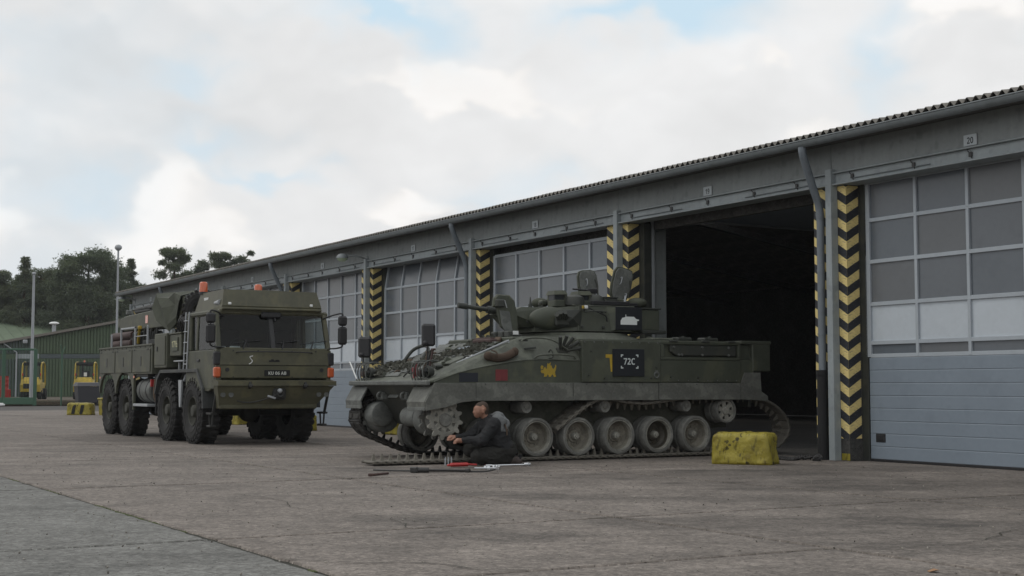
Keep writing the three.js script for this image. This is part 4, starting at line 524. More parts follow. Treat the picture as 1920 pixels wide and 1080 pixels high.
  // mirrors
  function mirror(x, z, h, name) { const g = sub(name, T, x, 1.3, z); P('stalk', MT.black, g, (b) => b.tube([[x, 1.28, z], [x, 1.5, z + .02], [x + .02, h - .04, z + .04]], .012, 20, 8)); P('housing', MT.black, g, (b) => b.box(x + .02, h + .06, z + .02, .21, .34, .07, { r: .03, ry: 1.0 })); P('mirror_glass', MT.mirror, g, (b) => b.box(x - .012, h + .06, z, .17, .29, .008, { ry: 1.0, r: .003 })); P('ball_joint', MT.black, g, (b) => b.ball([x + .02, h - .06, z + .07], .04)); }
  mirror(-2.35, 5.95, 1.86, 'mirror'); mirror(-4.72, 5.95, 1.73, 'mirror');
  // headlamp clusters with wire guards
  for (const s of [1, -1]) { const x = XC + s * 1.05, g = sub('headlamp', T, x, 1.25, 5.95); P('lamp_body', MT.tankDark, g, (b) => b.lathe([[.001, -.1], [.06, -.09], [.09, -.02], [.092, .02], [.08, .025]], [x + .1, 1.37, 6.0], 'z', 20).lathe([[.001, -.08], [.05, -.07], [.065, 0], [.06, .02]], [x - .12, 1.35, 6.0], 'z', 20).box(x, 1.25, 5.98, .4, .05, .12)); P('lens', MT.clear, g, (b) => b.lathe([[.085, .02], [.05, .035], [.001, .042]], [x + .1, 1.37, 6.0], 'z', 20)); P('indicator', MT.redBrown, g, (b) => b.lathe([[.05, 0], [.045, .03], [.001, .038]], [x - .12, 1.35, 6.02], 'z', 16)); for (let k = 0; k < 5; k++) P('guard_bar', k % 2 ? MT.tankDark : MT.tankPale, g, (b) => { const gx = x - .2 + k * .1; b.tube([[gx, 1.24, 6.1], [gx, 1.36, 6.13], [gx, 1.50, 6.09], [gx, 1.54, 5.96], [gx, 1.52, 5.85]], .009, 20, 6); }); P('guard_bar', MT.tankDark, g, (b) => b.cyl([x - .2, 1.5, 6.09], [x + .2, 1.5, 6.09], .009)); }
  P('red_reflector', MT.redDull, T, (b) => b.cyl([-2.55, 1.40, 6.1], [-2.55, 1.40, 6.125], .035, .035, 18).box(-2.55, 1.32, 6.1, .05, .1, .02)); P('marker_rod', MT.white, T, (b) => b.cyl([-4.86, 1.55, 6.16], [-4.55, 1.27, 6.17], .011));
  // engine deck louvres and grille bars on the glacis
  for (let k = 0; k < 9; k++) P('deck_louvre', MT.tankPale, T, (b) => { const t = .1 + k * .085, z = mix(6.05, 4.35, t), y = mix(1.25, 1.945, t); b.box(-4.0, y + .02, z, .95, .018, .09, { rx: .75 }); });
  P('deck_hatch', MT.tankSlope, T, (b) => b.box(-2.9, 1.62, 5.18, .8, .03, .7, { rx: .372, r: .01 })); P('deck_rail', MT.galv, T, (b) => b.cyl([-2.32, 1.50, 5.5], [-2.3, 1.86, 4.6], .014).cyl([-2.32, 1.50, 5.5], [-2.32, 1.42, 5.52], .012).cyl([-2.3, 1.86, 4.6], [-2.3, 1.78, 4.6], .012));
})();
// kit stowed on the vehicle
(() => {
  const r = mulberry(21);
  function net(x, z, w, d, n, label, h0 = .0) { // heap of scrim: many small torn strips over a lump
    const y = 1.22 + (6.12 - z) * .39, b = new MB(), g = new THREE.BufferGeometry(); g.setAttribute('position', new THREE.Float32BufferAttribute([-.5, 0, 0, .5, 0, 0, .3, 1, .1, -.5, 0, 0, .3, 1, .1, -.3, .9, -.1], 3)); g.computeVertexNormals();
    for (let k = 0; k < n; k++) { const u = (r() - .5) * 2, v = (r() - .5) * 2; if (fbm(u * 4 + x * 3, v * 4, 7, 3) < .47) continue; const hh = h0 * .6 + .035 * Math.sqrt(Math.max(0, 1 - u * u)) * Math.sqrt(Math.max(0, 1 - v * v)) * (.6 + .6 * fbm(u * 3 + x, v * 3, 1, 3)), s = .02 + .04 * r(); const m = new THREE.Matrix4().makeRotationFromEuler(new THREE.Euler(r() * 3, r() * 6, r() * 3)); m.scale(V(s, s, s)); m.setPosition(x + u * w / 2, y + .03 + hh * (r() * .35 + .65) - v * d / 2 * .39, z + v * d / 2); b.add(g, m); }
    b.hull([[x - w * .45, y + .02 - d * .16, z + d * .42], [x + w * .45, y + .02 - d * .16, z + d * .42], [x - w * .45, y + .02 + d * .16, z - d * .42], [x + w * .45, y + .02 + d * .16, z - d * .42], [x - w * .3, y + .035 + h0, z], [x + w * .3, y + .035 + h0, z], [x, y + .05 + h0, z - d * .1]]);
    b.solo('camouflage_net', MT.net, x, y, z, label, 'net', 'nets on the vehicle deck');
  }
  net(-4.35, 5.72, .75, .55, 900, 'heap of grey green camouflage net beside the far headlamp guard', .06); net(-3.45, 5.35, .9, .8, 1400, 'wide spread of camouflage net on the middle of the front deck'); net(-2.72, 5.0, .5, .5, 700, 'dark bundle of scrim below the driver hatch', .06); net(-3.2, 4.62, .5, .35, 500, 'small bundle of scrim pushed against the turret front', .05);
  const rope = (pts, rad, label) => { const b = new MB(); b.tube(pts, rad, 60, 8); b.solo('tow_cable', MT.tankDark, pts[0][0], pts[0][1], pts[0][2], label, 'cable', 'cables on the front deck'); };
  rope([[-4.5, 1.56, 5.35], [-4.45, 1.75, 5.2], [-4.25, 1.82, 5.1], [-4.0, 1.75, 5.15], [-3.9, 1.60, 5.3], [-3.7, 1.52, 5.4]], .03, 'thick looped tow cable standing up from the front deck');
  { const b = new MB(); b.tube([[-2.08, 1.60, 5.05], [-2.06, 1.58, 4.95], [-2.05, 1.60, 4.8], [-2.06, 1.66, 4.66]], .065, 40, 12).ball([-2.08, 1.61, 5.08], .08, .07, .07).ball([-2.07, 1.68, 4.62], .06, .07, .06).tube([[-2.12, 1.7, 5.0], [-2.0, 1.66, 4.98], [-1.97, 1.58, 4.97]], .012, 12, 6); b.solo('sacking_roll', MT.sack, -2.06, 1.55, 4.85, 'brown sacking roll strapped on the near sloped flank', 'roll'); }
  { const b = new MB(); b.hull([[-3.55, 1.56, 5.1], [-2.95, 1.6, 5.1], [-3.5, 1.76, 4.9], [-3.0, 1.78, 4.9], [-3.55, 1.62, 4.6], [-2.95, 1.66, 4.6], [-3.45, 1.85, 4.55], [-3.1, 1.85, 4.55]]); b.solo('folded_tarpaulin', MT.blueGrey, -3.25, 1.55, 4.85, 'blue grey folded tarpaulin on the deck before the turret', 'tarpaulin'); }
  { const b = new MB(); b.box(-2.85, 1.86, 4.72, .5, .07, .14, { r: .02, ry: .15 }).box(-2.85, 1.9, 4.72, .4, .03, .1, { r: .01, ry: .15 }); b.solo('wooden_block', MT.redBrown, -2.85, 1.8, 4.72, 'red brown timber block lying below the driver hatch', 'timber'); }
  { const b = new MB(); b.ball([-2.5, 1.58, 5.15], .09, .06, .1).ball([-2.44, 1.56, 5.08], .07, .04, .06).ball([-2.53, 1.555, 5.22], .05, .04, .06); b.solo('white_rag', MT.white, -2.5, 1.52, 5.15, 'crumpled white rag on the front deck', 'rag'); }
  { const b = new MB(); b.cyl([-2.78, 1.30, 5.98], [-2.78, 1.47, 5.95], .032, .032, 14).cyl([-2.78, 1.47, 5.95], [-2.78, 1.5, 5.945], .016).box(-2.78, 1.51, 5.94, .03, .02, .06); b.solo('fire_extinguisher', MT.redDull, -2.78, 1.28, 5.98, 'small red extinguisher behind the near headlamp guard', 'extinguisher'); }
  for (let k = 0; k < 3; k++) { const x = -2.66 + k * .09, b = new MB(); b.cyl([x, 1.32, 5.9], [x, 1.66 + .02 * k, 5.82], .018).box(x, 1.67 + .02 * k, 5.815, .08, .03, .05); b.solo('stowed_tool', [MT.netBrown, MT.tankDark, MT.redBrown][k], x, 1.3, 5.9, ['brown', 'dark green', 'red brown'][k] + ' tool handle standing behind the near headlamp guard', 'tool', 'tools by the headlamp'); }
})();
// ---------------------------------------------------------------- eight wheeled recovery truck
const ZN = 6.93, ZF = 4.47, ZC = 5.7;
const truck = thing('recovery_truck', -14, 0, ZC, 'olive eight wheeled recovery truck with crane boom and spare wheel behind the cab', 'truck');
(() => {
  const T = truck;
  P('chassis', MT.truckDark, T, (b) => { for (const z of [5.3, 6.1]) b.span(-18.5, -9.75, .82, 1.1, z - .06, z + .06, .01); for (const x of [-18.3, -15, -12.1, -10.2]) b.span(x - .1, x + .1, .85, 1.05, 5.36, 6.04, .01); b.span(-14.9, -13.7, .6, 1.2, 5.0, 6.2, .05); });
  // wheels
  const wh = new THREE.Group(); wh.base = V(0, 0, 0);
  P('tyre', MT.rubber, wh, (b) => {
    b.lathe([[.30, -.40], [.36, -.42], [.50, -.435], [.58, -.42], [.625, -.38], [.632, -.22], [.625, -.06], [.58, -.02], [.50, 0], [.40, -.008], [.33, -.03], [.30, -.05]], [0, 0, 0], 'z', 48, .5);
    for (let k = 0; k < 26; k++) for (const s of [0, 1]) { const a = (k + s * .5) / 26 * 2 * Math.PI, m = new THREE.Matrix4().makeRotationZ(a); const g = chamferBox(.06, .095, .2, .012); g.rotateX(s ? -.12 : .12); g.rotateY(s ? .35 : -.35); g.translate(.628, 0, s ? -.115 : -.325); b.add(g, m); const q = chamferBox(.085, .055, .03, .008); q.translate(.575, 0, s ? -.018 : -.415); b.add(q, m); }
    for (const r of [.43, .53]) { const g = new THREE.TorusGeometry(r, .008, 6, 48); g.translate(0, 0, -.003); b.add(g); }
  });
  P('rim', MT.rimGreen, wh, (b) => b.lathe([[.305, -.06], [.29, -.03], [.275, -.04], [.262, -.12], [.22, -.16], [.16, -.15], [.13, -.11], [.12, -.05], [.10, -.03], [.001, -.025]], [0, 0, 0], 'z', 40));
  for (let k = 0; k < 10; k++) { const a = k / 10 * 2 * Math.PI; P('wheel_nut', MT.truckDark, wh, (b) => b.cyl([.19 * Math.cos(a), .19 * Math.sin(a), -.165], [.19 * Math.cos(a), .19 * Math.sin(a), -.12], .016, .016, 6)); }
  const put = (x, y, z, flip, roll) => { const c = wh.clone(); c.name = 'wheel'; c.position.set(x + 14, y, z - ZC); c.rotation.set(0, flip ? Math.PI : 0, roll, 'YXZ'); T.add(c); };
  [-11.15, -12.98, -16.28, -17.84].forEach((x, i) => { put(x, .652, ZN - .02, false, i * .7); put(x, .652, ZF + .02, true, i * 1.1); P('axle', MT.truckDark, T, (b) => b.cyl([x, .652, ZF + .3], [x, .652, ZN - .3], .1, .1, 12).ball([x, .64, ZC], .22)); });
  // cab: shell with window openings made of pillars, panels and a raised roof
  const cab = sub('cab', T, -10.6, 1.0, ZC), paint = MT.truckFront, XA = -11.62, XB = -9.62;
  P('front_panel', paint, cab, (b) => b.span(XB - .08, XB, 1.30, 1.56, ZF + .12, ZN - .12, .02)); P('front_panel', paint, cab, (b) => b.hull([[XB - .08, 1.565, ZF + .11], [XB + .005, 1.565, ZF + .11], [XB - .08, 1.565, ZN - .11], [XB + .005, 1.565, ZN - .11], [XB - .1, 1.86, ZF + .12], [XB - .02, 1.86, ZF + .12], [XB - .1, 1.86, ZN - .12], [XB - .02, 1.86, ZN - .12]]));
  P('grille_line', MT.blackMatt, cab, (b) => b.span(XB - .07, XB - .01, 1.555, 1.57, ZF + .14, ZN - .14, .002));
  for (const s of [1, -1]) { const z = s > 0 ? ZN - .1 : ZF + .1; P('side_panel', s > 0 ? MT.truck : paint, cab, (b) => { const lo = z - .05, hi = z + .05; b.prism([[XA, 1.05], [XB - .5, 1.05], [XB - .02, 1.18], [XB - .02, 1.86], [XA, 1.86]], 'z', lo, hi, .015); }); P('cab_door', s > 0 ? MT.truck : paint, cab, (b) => b.span(-10.95, XB - .14, 1.1, 1.85, z + s * .045 - .012, z + s * .045 + .012, .008)); P('door_handle', MT.black, cab, (b) => b.box(-10.75, 1.66, z + s * .065, .16, .05, .03)); P('pillar', s > 0 ? MT.truck : paint, cab, (b) => b.bar([XB - .06, 1.86, z], [XB - .28, 2.58, z - s * .02], .09, .09, V(0, 0, 1)).bar([-11.0, 1.86, z], [-11.0, 2.58, z - s * .03], .1, .07, V(0, 0, 1)).span(XA, -11.35, 1.86, 2.58, z - .05, z + .045, .02).span(XA, XB - .25, 2.54, 2.64, z - .07, z + .05, .03)); P('side_window', MT.clear, cab, (b) => b.quad([-10.96, 1.87, z + .01 * s], [XB - .12, 1.87, z + .01 * s], [XB - .30, 2.56, z - .012 * s], [-10.96, 2.56, z - .012 * s])); P('quarter_window', MT.clear, cab, (b) => b.quad([-11.34, 1.88, z], [-11.04, 1.88, z], [-11.04, 2.55, z], [-11.34, 2.55, z])); }
  P('rear_wall', MT.truck, cab, (b) => b.span(XA, XA + .06, 1.05, 2.6, ZF + .15, ZN - .15, .01));
  P('cab_floor', MT.truckDark, cab, (b) => b.span(XA, XB - .1, 1.04, 1.12, ZF + .16, ZN - .16, .01));
  P('windscreen_frame', paint, cab, (b) => b.span(XB - .13, XB - .03, 1.82, 1.90, ZF + .12, ZN - .12, .015).box(XB - .29, 2.60, ZC, .12, .1, ZN - ZF - .28, { r: .03 })); P('centre_pillar', MT.black, cab, (b) => b.bar([XB - .07, 1.88, ZC + .02], [XB - .28, 2.58, ZC + .02], .1, .06, V(1, 0, 0)));
  P('windscreen', MT.clear, cab, (b) => { for (const [a, c] of [[ZC + .06, ZN - .15], [ZF + .15, ZC - .03]]) b.quad([XB - .07, 1.9, a], [XB - .07, 1.9, c], [XB - .265, 2.57, c], [XB - .265, 2.57, a]); });
  P('wiper', MT.black, cab, (b) => { for (const [z, dz] of [[6.35, -.06], [5.55, -.04], [4.95, -.05]]) b.cyl([XB - .03, 1.87, z], [XB - .075, 2.05, z + dz * 1.4], .014).cyl([XB - .075, 2.05, z + dz * 1.4 - .3], [XB - .09, 1.98, z + dz + .25], .009); });
  P('seat', MT.blackMatt, cab, (b) => { for (const z of [5.15, 6.3]) b.span(-10.75, -10.3, 1.12, 1.6, z - .26, z + .26, .05).span(-10.9, -10.75, 1.5, 2.3, z - .26, z + .26, .05); }); P('dashboard', MT.blackMatt, cab, (b) => b.span(-10.1, XB - .14, 1.6, 1.87, ZF + .2, ZN - .2, .04).lathe([[.19, -.012], [.21, 0], [.19, .012]], [-10.2, 1.9, 6.25], 'x', 24)); P('dashboard_papers', MT.white, cab, (b) => b.box(XB - .22, 1.9, 6.45, .12, .06, .18, { ry: .3 }).box(XB - .2, 1.9, 6.68, .07, .05, .06));
  P('sun_visor_mirror', MT.black, cab, (b) => b.box(XB - .2, 2.55, ZC + .02, .08, .12, .42, { r: .03 }).cyl([XB - .2, 2.5, ZC - .05], [XB - .16, 2.43, ZC - .05], .02));
  // raised armoured roof
  P('roof', paint, cab, (b) => b.hull([[XB - .22, 2.60, ZF + .2], [XB - .22, 2.60, ZN - .2], [XB - .18, 2.72, ZF + .2], [XB - .18, 2.72, ZN - .2], [XB - .28, 3.04, ZF + .27], [XB - .28, 3.04, ZN - .26], [XA + .2, 3.04, ZF + .3], [XA + .2, 3.04, ZN - .28], [XA, 2.6, ZF + .2], [XA, 2.6, ZN - .2]]));
  P('roof_lip', paint, cab, (b) => b.box(XB - .18, 2.665, ZC, .06, .05, ZN - ZF - .4, { r: .015 })); P('roof_slope', MT.truck, cab, (b) => b.hull([[XA, 2.6, ZN - .12], [XB - .3, 2.6, ZN - .12], [XA, 2.72, ZN - .3], [XB - .38, 2.72, ZN - .3], [XA, 2.58, ZN - .4], [XB - .3, 2.58, ZN - .4]]).hull([[XA, 2.6, ZF + .12], [XB - .3, 2.6, ZF + .12], [XA, 2.72, ZF + .34], [XB - .38, 2.72, ZF + .34], [XA, 2.58, ZF + .4], [XB - .3, 2.58, ZF + .4]]));
  P('roof_hatch', paint, cab, (b) => b.span(-10.9, -10.3, 3.04, 3.075, ZC - .35, ZC + .45, .012)); P('marker_lamp', MT.white, cab, (b) => { for (const z of [ZN - .35, ZF + .42]) b.box(XB - .18, 2.76, z, .05, .05, .06); });
  P('horn', MT.galv, cab, (b) => b.cyl([-10.3, 2.79, ZN - .22], [-9.98, 2.79, ZN - .22], .03, .055, 12).cyl([-10.3, 2.68, ZN - .24], [-10.3, 2.8, ZN - .22], .015));
  P('side_light_panel', MT.white, cab, (b) => b.box(-10.95, 2.85, ZN - .26, .26, .16, .02, { rx: .2 }));
  // lamps, plate, badge
  for (const s of [1, -1]) { const z = s > 0 ? ZN - .06 : ZF + .06; P('side_lamp', MT.black, cab, (b) => b.box(XB - .04, 1.69, z, .1, .26, .14, { r: .025 })); P('indicator', MT.orange, cab, (b) => b.box(XB - .02, 1.42, z, .09, .2, .14, { r: .025 })); P('bolt', MT.black, cab, (b) => b.cyl([XB, 1.47, z - s * .2], [XB + .012, 1.47, z - s * .2], .04, .04, 14)); }
  const np = canvasMat('number plate', 256, 56, (c, W, H) => { c.fillStyle = '#0d0d0d'; c.fillRect(0, 0, W, H); c.fillStyle = '#c4c6c0'; c.font = 'bold 44px sans-serif'; c.textAlign = 'center'; c.textBaseline = 'middle'; c.fillText('KU 06 AB', W / 2, H / 2 + 2); }); printed('number_plate', np, MT.black, cab, XB + .016, 1.41, 5.66, .52, .11, Math.PI / 2);
  P('badge', MT.blackMatt, cab, (b) => b.box(XB - .001, 1.64, 5.72, .012, .03, .22).box(XB - .001, 1.66, 5.76, .012, .03, .06).box(XB - .001, 1.655, 5.66, .012, .026, .07)); P('emblem', MT.white, cab, (b) => b.tube([[XB + .005, 1.74, 6.16], [XB + .005, 1.72, 6.22], [XB + .005, 1.68, 6.2], [XB + .005, 1.64, 6.17], [XB + .005, 1.60, 6.2], [XB + .005, 1.58, 6.24]], .009, 24, 6));
  // bumper
  const bp = P('bumper', paint, T, (b) => { b.hull([[XB - .1, 1.16, ZF - .0], [XB + .2, 1.16, ZF + .02], [XB - .1, 1.28, ZF], [XB + .2, 1.25, ZF + .02], [XB - .1, 1.16, ZN], [XB + .2, 1.16, ZN - .02], [XB - .1, 1.28, ZN], [XB + .2, 1.25, ZN - .02]]); });
  P('lower_bumper', MT.truckFront, bp, (b) => b.hull([[XB - .1, 1.155, ZF + .05], [XB + .16, 1.155, ZF + .05], [XB - .1, 1.155, ZN - .02], [XB + .16, 1.155, ZN - .02], [XB - .2, .72, ZF + .4], [XB - .02, .74, ZF + .4], [XB - .2, .72, ZN - .12], [XB - .02, .74, ZN - .12]]));
  P('bumper_lip', paint, bp, (b) => b.box(XB - .02, .76, ZC + .12, .06, .1, 2.0, { r: .02 }));
  for (const z of [6.28, 5.15]) P('towing_bracket', MT.truckDark, bp, (b) => b.box(XB + .2, 1.17, z, .1, .12, .05, { rz: .3 }).cyl([XB + .23, 1.16, z - .04], [XB + .23, 1.16, z + .04], .03));
  for (const z of [6.62, 6.78, 4.82, 4.66]) P('fog_lamp', MT.tankPale, bp, (b) => b.cyl([XB + .06, .99, z], [XB + .105, .99, z], .05, .05, 16)); 
  P('winch_fairlead', MT.truckDark, bp, (b) => { b.box(XB + .12, 1.0, 5.66, .12, .22, .26, { r: .03 }); const g = new THREE.TorusGeometry(.055, .025, 8, 20); g.rotateY(Math.PI / 2); g.translate(XB + .2, 1.0, 5.66); b.add(g); }); P('winch_ring', MT.galv, bp, (b) => b.ball([XB + .19, 1.06, 5.67], .06, .05, .05).box(XB + .17, .94, 5.83, .04, .04, .17, { rx: -.3 })); P('winch_cable', MT.steelDark, bp, (b) => b.tube([[XB + .19, 1.0, 5.7], [XB + .17, .94, 5.85], [XB + .13, .86, 6.1], [XB + .1, .84, 6.35], [XB + .09, .87, 6.5]], .013, 24, 6));
  for (const s of [1, -1]) { const z = s > 0 ? ZN - .08 : ZF + .08; P('step', MT.truckDark, T, (b) => b.bar([XB - .05, 1.1, z], [XB - .28, .62, z], .04, .05, V(0, 0, 1)).bar([XB - .28, .62, z], [XB - .32, .38, z], .03, .03, V(0, 0, 1)).bar([XB - .5, .62, z], [XB - .46, .38, z], .03, .03, V(0, 0, 1)).span(XB - .5, XB - .28, .36, .4, z - .06, z + .06).span(XB - .54, XB - .24, .6, .64, z - .06, z + .06)); }
  // mirrors
  function mir(z, s) { const g = sub('mirror', T, XB, 1.9, z); P('arm', MT.black, g, (b) => b.tube([[XB - .2, 2.5, z - s * .32], [XB, 2.58, z - s * .15], [XB + .05, 2.6, z], [XB + .05, 2.5, z]], .016, 24, 8).tube([[XB - .06, 1.9, z - s * .32], [XB + .02, 1.91, z - s * .1], [XB + .05, 1.95, z], [XB + .05, 2.05, z]], .016, 24, 8).cyl([XB + .05, 2.6, z], [XB + .05, 1.95, z], .014)); P('housing', MT.black, g, (b) => b.box(XB + .06, 2.46, z, .08, .2, .19, { r: .035 }).box(XB + .06, 2.16, z, .09, .36, .19, { r: .035 })); P('mirror_glass', MT.mirror, g, (b) => b.box(XB + .012, 2.16, z, .008, .31, .15, { r: .003 })); }
  P('panel_seam', MT.blackMatt, cab, (b) => b.span(XB - .139, XB - .133, 1.1, 1.85, ZN - .052, ZN - .0465, .001).span(-10.96, -10.954, 1.1, 1.85, ZN - .052, ZN - .0465, .001)); P('door_hinge', MT.truckDark, cab, (b) => { for (const y of [1.25, 1.7]) b.box(XB - .15, y, ZN - .03, .07, .06, .03, { r: .008 }); }); P('front_grab_rail', MT.black, cab, (b) => b.tube([[XB + .0, 1.80, 6.5], [XB + .04, 1.81, 6.48], [XB + .04, 1.81, 4.95], [XB, 1.80, 4.93]], .012, 30, 6)); for (const z of [6.55, 6.05, 5.35, 4.85]) P('panel_bolt', MT.truckDark, cab, (b) => b.cyl([XB, 1.33, z], [XB + .008, 1.33, z], .014, .014, 8).cyl([XB - .02, 1.84, z], [XB - .004, 1.84, z], .014, .014, 8));
  mir(ZF - .16, -1); mir(ZN + .1, 1);
  // front wheel arches
  for (const s of [1, -1]) { const z0 = s > 0 ? ZN - .5 : ZF, z1 = s > 0 ? ZN : ZF + .5; P('wheel_arch', MT.arch, T, (b) => { const o = [[-13.75, 1.0], [-13.62, 1.32], [-13.35, 1.5], [-10.75, 1.5], [-10.35, 1.12], [-10.30, .72], [-10.36, .72], [-10.42, 1.08], [-10.78, 1.43], [-13.32, 1.43], [-13.55, 1.28], [-13.70, .98]]; b.prism(o, 'z', z0, z1, .006); }); P('mud_flap', MT.blackMatt, T, (b) => b.span(-13.76, -13.72, .55, 1.1, z0 + .03, z1 - .03, .005)); }
  P('arch_stay', MT.galv, T, (b) => b.prism([[-12.18, 1.28], [-11.95, 1.28], [-12.02, .72], [-12.1, .72]], 'z', ZN - .1, ZN - .06, .005).cyl([-12.06, 1.4, ZN - .2], [-12.06, 1.25, ZN - .15], .03)); P('air_filter', MT.truckDark, T, (b) => b.cyl([-12.06, 1.1, ZN - .4], [-12.06, 1.42, ZN - .4], .16, .16, 18));
  // body behind the cab
  const tall = P('tall_locker', MT.truck, T, (b) => b.span(-13.78, -12.86, 1.54, 2.28, ZN - .7, ZN - .0, .015)); P('locker_door', MT.truck, tall, (b) => b.span(-13.72, -12.92, 1.6, 2.22, ZN + .001, ZN + .018, .006)); P('locker_handle', MT.black, tall, (b) => b.box(-13.5, 1.95, ZN + .025, .06, .1, .02));
  const panel = P('control_locker', MT.truck, T, (b) => b.span(-12.78, -11.98, 1.78, 2.24, ZN - .6, ZN - .05, .015).span(-12.8, -11.95, 2.24, 2.27, ZN - .62, ZN - .03, .006)); printed('locker_number', canvasMat('locker number', 128, 96, (c, W, H) => { c.fillStyle = '#434739'; c.fillRect(0, 0, W, H); c.fillStyle = '#b9b58c'; c.font = 'bold 62px sans-serif'; c.textAlign = 'center'; c.textBaseline = 'middle'; c.fillText('17½', W / 2, H / 2); }), MT.truck, panel, -12.38, 2.03, ZN - .03, .42, .28, 0);
  P('step_board', MT.galv, T, (b) => b.span(-12.5, -11.85, 1.66, 1.69, ZN - .35, ZN - .05, .006).span(-12.5, -12.45, 1.5, 1.66, ZN - .2, ZN - .15).span(-11.9, -11.85, 1.5, 1.66, ZN - .2, ZN - .15));
  P('hydraulic_valves', MT.steelDark, T, (b) => { const r = mulberry(9); for (let k = 0; k < 16; k++) { const x = -12.5 + r() * .7, y = 2.3 + r() * .35; b.cyl([x, y, ZN - .35], [x, y, ZN - .12 - r() * .1], .03 + .035 * r(), .03, 10); } b.span(-12.52, -11.8, 2.27, 2.72, ZN - .62, ZN - .4, .02); for (let k = 0; k < 5; k++) b.tube([[-12.4 + k * .14, 2.3, ZN - .15], [-12.3 + k * .13, 2.5, ZN - .08], [-12.42 + k * .15, 2.7, ZN - .3]], .016, 12, 6); });
  const lad = sub('ladder', T, -11.66, 1.5, ZN - .1); for (const x of [-11.68, -11.46]) P('rail', MT.galv, lad, (b) => b.cyl([x, 1.5, ZN - .02], [x + .03, 2.66, ZN - .05], .016)); for (let k = 0; k < 5; k++) P('rung', MT.galv, lad, (b) => b.cyl([-11.71 + k * .005, 1.6 + k * .22, ZN - .025], [-11.47 + k * .005, 1.6 + k * .22, ZN - .025], .012));
  P('exhaust_stack', MT.truckDark, T, (b) => b.cyl([-11.82, 1.5, ZN - .5], [-11.82, 2.9, ZN - .5], .09, .09, 16).cyl([-11.82, 2.9, ZN - .5], [-11.95, 3.05, ZN - .5], .08, .08, 16));
  // rear body with three lockers and scalloped arches
  const body = P('rear_body', MT.truck, T, (b) => { const arch = (cx) => { const o = []; for (let k = 0; k <= 10; k++) { const a = Math.PI * k / 10; o.push([cx + .74 * Math.cos(a), .98 + .50 * Math.sin(a)]); } return o; }; const o = [[-18.66, 2.05], [-18.66, 1.0], ...arch(-17.86).reverse().filter(([x]) => x > -18.62), ...arch(-16.30).reverse().filter(([x]) => x > -17.08), [-15.52, .62], [-15.46, .62], [-15.46, 1.42], [-13.95, 1.42], [-13.95, 2.05]]; b.prism(o, 'z', ZN - .06, ZN, .008); b.prism(o, 'z', ZF, ZF + .06, .008); b.span(-18.66, -13.95, 1.42, 2.05, ZF + .061, ZN - .061, .01); });
  for (let k = 0; k < 3; k++) { const x0 = -18.58 + k * 1.53; const d = P('locker_door', MT.truck, body, (b) => b.span(x0, x0 + 1.46, 1.46, 1.98, ZN + .001, ZN + .02, .008)); P('handle_slot', MT.black, d, (b) => b.span(x0 + .7, x0 + .76, 1.6, 1.82, ZN + .021, ZN + .028, .003)); }
  for (let k = 0; k < 12; k++) P('rim_bolt', MT.truckDark, body, (b) => { const x = -18.5 + k * .4; b.cyl([x, 2.025, ZN], [x, 2.025, ZN + .012], .014, .012, 8); }); for (let k = 0; k < 3; k++) P('door_hinge', MT.truckDark, body, (b) => { const x = -18.4 + k * 1.53; b.box(x, 1.965, ZN + .022, .12, .03, .014).box(x + 1.1, 1.965, ZN + .022, .12, .03, .014); }); for (const x of [-18.62, -15.48]) P('amber_reflector', MT.orange, body, (b) => b.box(x + .06, 1.36, ZN + .004, .1, .05, .01));
  P('body_rim', MT.truck, body, (b) => b.span(-18.7, -13.92, 2.045, 2.085, ZN - .08, ZN + .02, .008).span(-18.7, -13.92, 2.045, 2.085, ZF - .02, ZF + .08, .008));
  const rail = sub('deck_rail', T, -16.5, 2.08, ZN - .1); for (const x of [-17.9, -17.0, -15.75, -14.7]) P('post', MT.galv, rail, (b) => b.span(x - .02, x + .02, 2.08, x === -17.9 ? 2.4 : 2.52, ZN - .12, ZN - .08, .006)); P('rail', MT.galv, rail, (b) => b.span(-17.02, -15.73, 2.48, 2.52, ZN - .12, ZN - .08, .006).span(-15.73, -14.7, 2.28, 2.30, ZN - .12, ZN - .09, .006));
  // load on the deck is stowed: drums and jack
  P('deck_drum', MT.redBrown, T, (b) => { for (const y of [2.17, 2.36]) b.cyl([-18.5, y, ZN - .3], [-16.6, y, ZN - .3], .095, .095, 16); for (const x of [-18.45, -17.6, -16.7]) b.cyl([x, 2.17, ZN - .3], [x + .06, 2.17, ZN - .3], .105, .105, 16); }); P('deck_jack', MT.truckDark, T, (b) => b.span(-16.8, -16.2, 2.08, 2.42, ZN - .6, ZN - .25, .03).cyl([-16.0, 2.1, ZN - .4], [-15.7, 2.5, ZN - .35], .07, .05)); P('yellow_jack_handle', MT.yellowMark, T, (b) => b.cyl([-16.05, 2.15, ZN - .25], [-15.75, 2.52, ZN - .2], .035, .035, 10).box(-15.75, 2.5, ZN - .2, .1, .08, .08));
